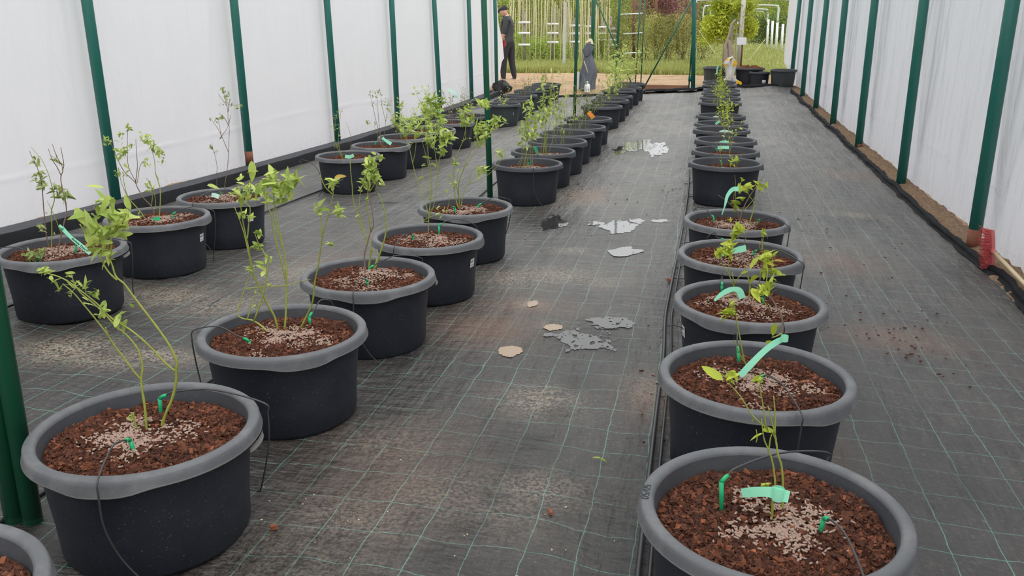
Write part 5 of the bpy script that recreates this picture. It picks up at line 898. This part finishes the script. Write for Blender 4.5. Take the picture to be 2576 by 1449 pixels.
BP = [(1319, 28, 155, (56, 83, 112)), (1391, 20, 160, (60, 83, 106)), (1446, 45, 150, (64, 84, 105)), (1483, 40, 150, (66, 84)), (1515, 55, 150, (68, 84, 100)), (1545, 60, 140, (72, 85, 100, 114))]
for i, (px, pt_, pb_, bars) in enumerate(BP):
    Y = 28.4 + .5 * i; b = at_y(px, pb_, Y); b[2] = gz(b[0], Y); a = at_y(px, pt_, Y); d = a - b; sc_ = Y / FPX
    t = thing('trellis_post', f'weathered wooden post with pale crossbars, {ORD[i+1]} from the left among the canes', 'post', b.tolist(), 'posts with crossbars among the canes')
    MB().tube([(0, 0, -.05), d.tolist()], .055, 8).obj('post', M['grey_wood'], t)
    for py in bars:
        q = at_y(px, py, Y - .07) - b; hw = (15 - 1.1 * i) * sc_; MB().box(q, (hw, .02, .034)).obj('crossbar', M['white'], t)
for (px, t0, b0, Y, r) in ((1595, 0, 132, 29.5, .045), (1651, -20, 60, 40, .07), (1706, 30, 80, 34, .05), (1721, 25, 95, 33, .04)): rod('rusty_post', px, b0, px, t0, Y, r, M['rusty_post'], {1595: 'rusty brown post crossed by two rods', 1651: 'brown post in front of the purple bush', 1706: 'short rusty post left of the gate post', 1721: 'rusty post nearest the gate post'}[px], 'post')
for py, lab in ((33, 'upper grey rail between the two thin green rods'), (82, 'middle grey rail between the two thin green rods'), (131, 'lower grey rail between the two thin green rods')):
    a, c = at_y(1556 if py < 50 else 1568, py + 3, 27), at_y(1617, py, 27); o = MB().tube([(0, 0, 0), (c - a).tolist()], .02, 6).obj('rail', M['galv'], None, loc=a.tolist()); tag(o, lab, 'rail')
rg = np.random.default_rng(77)
cane_me = MB().tube([(0, 0, -.05), (0, 0, .5), (0, 0, 1)], [.5, .48, .42], 6).mesh('cane', M['cane'])
for k in range(84):
    px = 1272 + 262 * ((k + rg.uniform(-.3, .3)) / 84); Y = rg.uniform(28.6, 31.4); b = at_y(px, 150, Y); b[2] = gz(b[0], Y); top = rg.uniform(1.7, 2.5); o = link('bamboo_cane', cane_me, None, b.tolist())
    o.scale = (.026, .026, top); o.rotation_euler = (rg.normal(0, .025), rg.normal(0, .025), 0); tag(o, 'thin pale bamboo cane standing among the young trees', 'cane', 'bamboo canes among the young trees')
# arched trellis frames on the right with the kiwi vine
for i, (Y, hwid, pc, lab) in enumerate(((25.4, 1.36, 1862, 'nearest grey arched trellis frame above the vine'), (33, 1.3, 1852, 'second grey arched trellis frame behind the vine'), (43, 1.3, 1848, 'third grey arched trellis frame behind the vine'), (52, 1.3, 1850, 'farthest grey arched trellis frame behind the vine'))):
    c = at_y(pc, 181, Y); c[2] = gz(c[0], Y); zt = 2.08 - c[2] if i == 0 else 2.06 - c[2]; drop = .58
    t = thing('vine_trellis', lab, 'trellis', c.tolist(), 'arched trellis frames')
    if i: MB().tube([(0, 0, -.1), (0, 0, zt)], .05, 8).obj('post', M['galv'], t)
    else: MB().box((-.05, 0, zt * .52), (.06, .06, zt * .54)).obj('post', M['concrete'], t)
    for dy in (0, .35): 
        P = [(-hwid, dy, zt - drop), (-hwid, dy, zt - .14), (-hwid + .04, dy, zt - .05), (-hwid + .15, dy, zt), (0, dy, zt + .02), (hwid - .15, dy, zt), (hwid - .04, dy, zt - .05), (hwid, dy, zt - .14), (hwid, dy, zt - drop)]
        MB().tube(spline(P, 4), .024 + .006 * (i > 1), 8).obj('arch', M['galv'], t)
for k, (px, py0, py1, Y) in enumerate(((1931, 97, 48, 40), (1942, 102, 52, 39), (1954, 102, 55, 38), (1968, 100, 60, 37))):
    b = at_y(px, py0, Y); b[2] = gz(b[0], Y) - .02; rod('white_stake', px, py0, px + 2, py1, Y, .05, M['white'], f'white stake at the meadow edge by the right wall, {ORD[k+1]} from the left', 'stake', 'white stakes at the meadow edge')
for (x0, y0, x1, y1, lab) in ((1757, 75, 1824, 152, 'taut guy wire falling right to the white sack'), (1926, 97, 1872, 157, 'taut guy wire falling left to the blank sign')):
    a, c = at_y(x0, y0, 25.5), at_y(x1, y1, 25.0); c[2] = min(c[2], gz(c[0], 25) + .25); o = MB().tube([(0, 0, 0), (c - a).tolist()], .008, 5).obj('guy_wire', M['cane'], None, loc=a.tolist()); tag(o, lab, 'wire')
# vegetation
def shrub(name, px, Y, w, h, n, L, mat, label, cat='shrub', z0=.1, depth=None, shape='dome', stems=4, seed=0, base_py=150, group=None, clump=14, tw=.02):
    rg = np.random.default_rng(seed + int(px) + int(Y * 10)); b = at_y(px, base_py, Y); b[2] = gz(b[0], Y); t = thing(name, label, cat, b.tolist(), group); dp = depth or w * .8
    nc = max(6, n // clump); u = rg.uniform(-1, 1, (nc, 2)); zz = rg.uniform(z0, 1, nc) ** (.8)
    if shape == 'dome': rad = np.sqrt(np.clip(1 - ((zz - .35) / .68) ** 2, .05, 1))
    elif shape == 'column': rad = .55 + .45 * np.sin(np.pi * np.clip(zz, 0, 1))
    else: rad = np.ones(nc)
    C = np.stack([u[:, 0] * w / 2 * rad, u[:, 1] * dp / 2 * rad, zz * h], 1); P = np.repeat(C, clump, 0) + rg.normal(0, L * 1.6, (nc * clump, 3)) * [1, 1, .9]; P[:, 2] = np.maximum(P[:, 2], .01)
    V, F = foliage_mb(P, L, rg); tone = np.repeat(np.clip(rg.normal(.25, .3, nc), 0, 1), clump * 4); o = link('foliage', fast_mesh('foliage', V, F, M[mat], tone), t); o['kind'] = 'stuff'
    for k in range(stems):
        e = np.array([rg.uniform(-.35, .35) * w, rg.uniform(-.3, .3) * dp, h * rg.uniform(.55, .9)]); s0 = np.array([rg.normal(0, w * .12), rg.normal(0, .05), -.05]); MB().tube(spline([s0, s0 * .6 + e * .4 + rg.normal(0, .04, 3), e], 3), np.linspace(tw, tw * .35, 7), 5).obj('stem', M['stem_dark'], t)
    return t
for i in range(10): shrub('young_tree', 1268 + i * 31, 31.9 + (i % 3) * .5, .8, 2.7, 2000, .065, 'hedge_a' if i % 3 else 'hedge_c', f'slender young tree trained among the bamboo canes, {ORD[i+1]} from the left', 'tree', .02, .8, 'column', 4, i, 150, 'young trees among the canes', 10)
for i, (px, Y, w, h) in enumerate(((1308, 28.8, .8, .95), (1340, 29.0, .9, .75), (1378, 29.2, .9, .8), (1405, 29.4, .8, .6), (1465, 30, .9, .8), (1510, 30, .9, .9))): shrub('low_bush', px, Y, w, h, 1800, .055, 'hedge_c', f'low bright green bush under the canes, {ORD[i+1]} from the left', 'bush', .0, .7, 'dome', 3, i, 160, 'low bushes under the canes', 8)
for i, (px, Y, w, h, n) in enumerate(((1560, 29.5, 1.1, 1.7, 2200), (1600, 31, 1.2, 2.5, 3000), (1640, 29.8, 1.3, 1.5, 2800), (1672, 29.2, 1.2, 1.45, 2600), (1712, 29.8, 1.3, 1.5, 2600), (1756, 31, 1.2, 1.3, 2200))): shrub('fruit_bush', px, Y, w, h, n, .06, 'hedge_a', f'olive-green fruit bush behind the slanting braces, {ORD[i+1]} from the left', 'bush', .12, 1.0, 'dome', 9, i, 165, 'fruit bushes behind the braces', 9, .012)
shrub('purple_bush', 1651, 41, 2.2, 2.35, 7000, .09, 'purple', 'dark purple-leaved bush rising behind the fruit bushes', 'bush', .5, 1.6, 'dome', 3, 5, 95)
shrub('purple_bush', 1712, 43, 1.6, 2.2, 2400, .08, 'purple', 'lower purple bush seen by the gate post', 'bush', .4, 1.2, 'dome', 3, 6, 95)
for i in range(13): shrub('hedge_tree', 1205 + i * 66, 47 + (i % 4) * 2.2, 3.0, 2.9 + (i % 3) * .4, 4200, .13, ('hedge_a', 'hedge_b', 'hedge_a', 'hedge_c')[i % 4], f'broad hedge tree closing the view, {ORD[i+1]} from the left', 'tree', .0, 2.6, 'box', 3, i, 90, 'hedge trees closing the view', 12, .05)
for i in range(9): shrub('far_tree', 1190 + i * 105, 62 + (i % 3) * 3, 5.2, 3.0 + (i % 2) * .6, 3200, .22, ('hedge_b', 'hedge_a')[i % 2], f'tall distant tree on the rise, {ORD[i+1]} from the left', 'tree', .0, 5, 'box', 2, 50 + i, 60, 'distant trees on the rise', 12, .09)
for i, (px, Y, w, h) in enumerate(((1915, 44, 2.4, 1.15), (1955, 43.5, 2.0, 1.2), (1790, 44, 2.4, 1.4))): shrub('dark_bush', px, Y, w, h, 3200, .09, 'hedge_b', f'dark green bush beyond the meadow, {ORD[i+1]} seen near the vine', 'bush', .0, 1.2, 'dome', 3, i, 95)
shrub('leafy_tree', 1975, 35, 1.6, 2.6, 1800, .10, 'hedge_c', 'leafy tree half hidden by the right film wall', 'tree', .45, 1.4, 'dome', 2, 3, 100)
# kiwi vine: trunk, limbs and three masses of leaves
c = at_y(1836, 181, 25.2); c[2] = gz(c[0], 25.2); t = thing('kiwi_vine', 'yellow-green vine with twisted grey trunk climbing the arched frame', 'vine', c.tolist()); rg = np.random.default_rng(8)
K = lambda x, y, dy=0: at_y(1750 + x / 6.588, y / 6.588, 25.2 + dy) - c
for k, (P, r) in enumerate((([(520, 1060), (510, 900), (500, 760), (520, 680), (560, 560), (600, 400), (665, 320)], .05), ([(560, 1060), (575, 900), (560, 720), (530, 660)], .075), ([(600, 1050), (610, 820), (560, 740), (530, 680)], .04), ([(655, 1040), (660, 700), (680, 480), (720, 400), (715, 200)], .016), ([(480, 690), (420, 660), (330, 640)], .012), ([(510, 690), (500, 800), (490, 900)], .05), ([(590, 700), (600, 560), (640, 420)], .03))):
    W = spline([K(x, y, -.22 + .02 * k) for x, y in P], 3); W[0][2] = -.05; MB().tube(W, np.linspace(r, r * .6, len(W)), 7).obj('trunk', M['trunk'], t)
for (x, y, rx, ry, n) in ((260, 430, 110, 170, 1200), (420, 420, 150, 200, 1800), (500, 110, 190, 120, 1500), (850, 470, 125, 130, 1500), (800, 190, 90, 150, 700), (380, 50, 110, 70, 500), (930, 60, 90, 50, 350), (170, 640, 90, 50, 250), (480, 560, 90, 80, 500)):
    nc = n // 10; a = rg.uniform(0, 6.3, nc); q = np.sqrt(rg.uniform(0, 1, nc)); C = np.array([K(x + rx * qq * math.cos(aa), y + ry * qq * math.sin(aa), rg.uniform(.2, .85)) for aa, qq in zip(a, q)]); P = np.repeat(C, 10, 0) + rg.normal(0, .07, (nc * 10, 3)); V, F = foliage_mb(P, .10, rg, -.2)
    o = link('foliage', fast_mesh('foliage', V, F, M['kiwi'], np.repeat(np.clip(rg.normal(.3, .3, nc), 0, 1), 40)), t); o['kind'] = 'stuff'
# meadow grass and flower heads
rg = np.random.default_rng(21); n = 85000; Y = 25.0 + 22 * rg.uniform(0, 1, n) ** 1.6; X = -Y * .235 + rg.uniform(0, 1, n) * Y * .37 + (-.3); e = 25.1 + .25 * np.sin(X * 1.3) + .15 * np.sin(X * 3.7); Y = np.maximum(Y, e + rg.uniform(-.1, .3, n)); Z = T(X, Y)
h = rg.uniform(.04, .13, n) * (1 + .9 * (X < -.5) * (Y < 29)); a = rg.uniform(0, 6.3, n); w = .008 + Y * .0003; dx, dy = np.cos(a) * w, np.sin(a) * w; lx, ly = rg.normal(0, .05, n), rg.normal(0, .05, n)
V = np.stack([np.stack([X - dx, Y - dy, Z - .01], 1), np.stack([X + dx, Y + dy, Z - .01], 1), np.stack([X + lx, Y + ly, Z + h], 1)], 1).reshape(-1, 3); F = np.arange(n * 3).reshape(n, 3)
o = link('meadow_grass', fast_mesh('meadow_grass', V, F, M['grass'], np.repeat(np.clip(rg.normal(.2, .3, n), 0, 1), 3))); tag(o, 'rough green meadow grass beyond the soil path', 'grass', kind='stuff')
n = 600; Y = 26 + 20 * rg.uniform(0, 1, n); X = -Y * .03 + rg.uniform(0, 1, n) * Y * .17 - .3; Z = T(X, Y) + rg.uniform(.12, .28, n); s = .006 + Y * .00034
O = np.array([(1, 0, 0), (-1, 0, 0), (0, 1, 0), (0, -1, 0), (0, 0, .7), (0, 0, -.7)]); FO = np.array([(0, 2, 4), (2, 1, 4), (1, 3, 4), (3, 0, 4), (2, 0, 5), (1, 2, 5), (3, 1, 5), (0, 3, 5)])
V = (np.stack([X, Y, Z], 1)[:, None] + O[None] * s[:, None, None]).reshape(-1, 3); F = (FO[None] + (np.arange(n) * 6)[:, None, None]).reshape(-1, 3); M['fluff'] = simple('seed_head', lin(200, 198, 172), .9, .05)
o = link('seed_heads', fast_mesh('seed_heads', V, F, M['fluff'])); tag(o, 'pale dandelion seed heads dotted over the meadow', 'flower', kind='stuff')
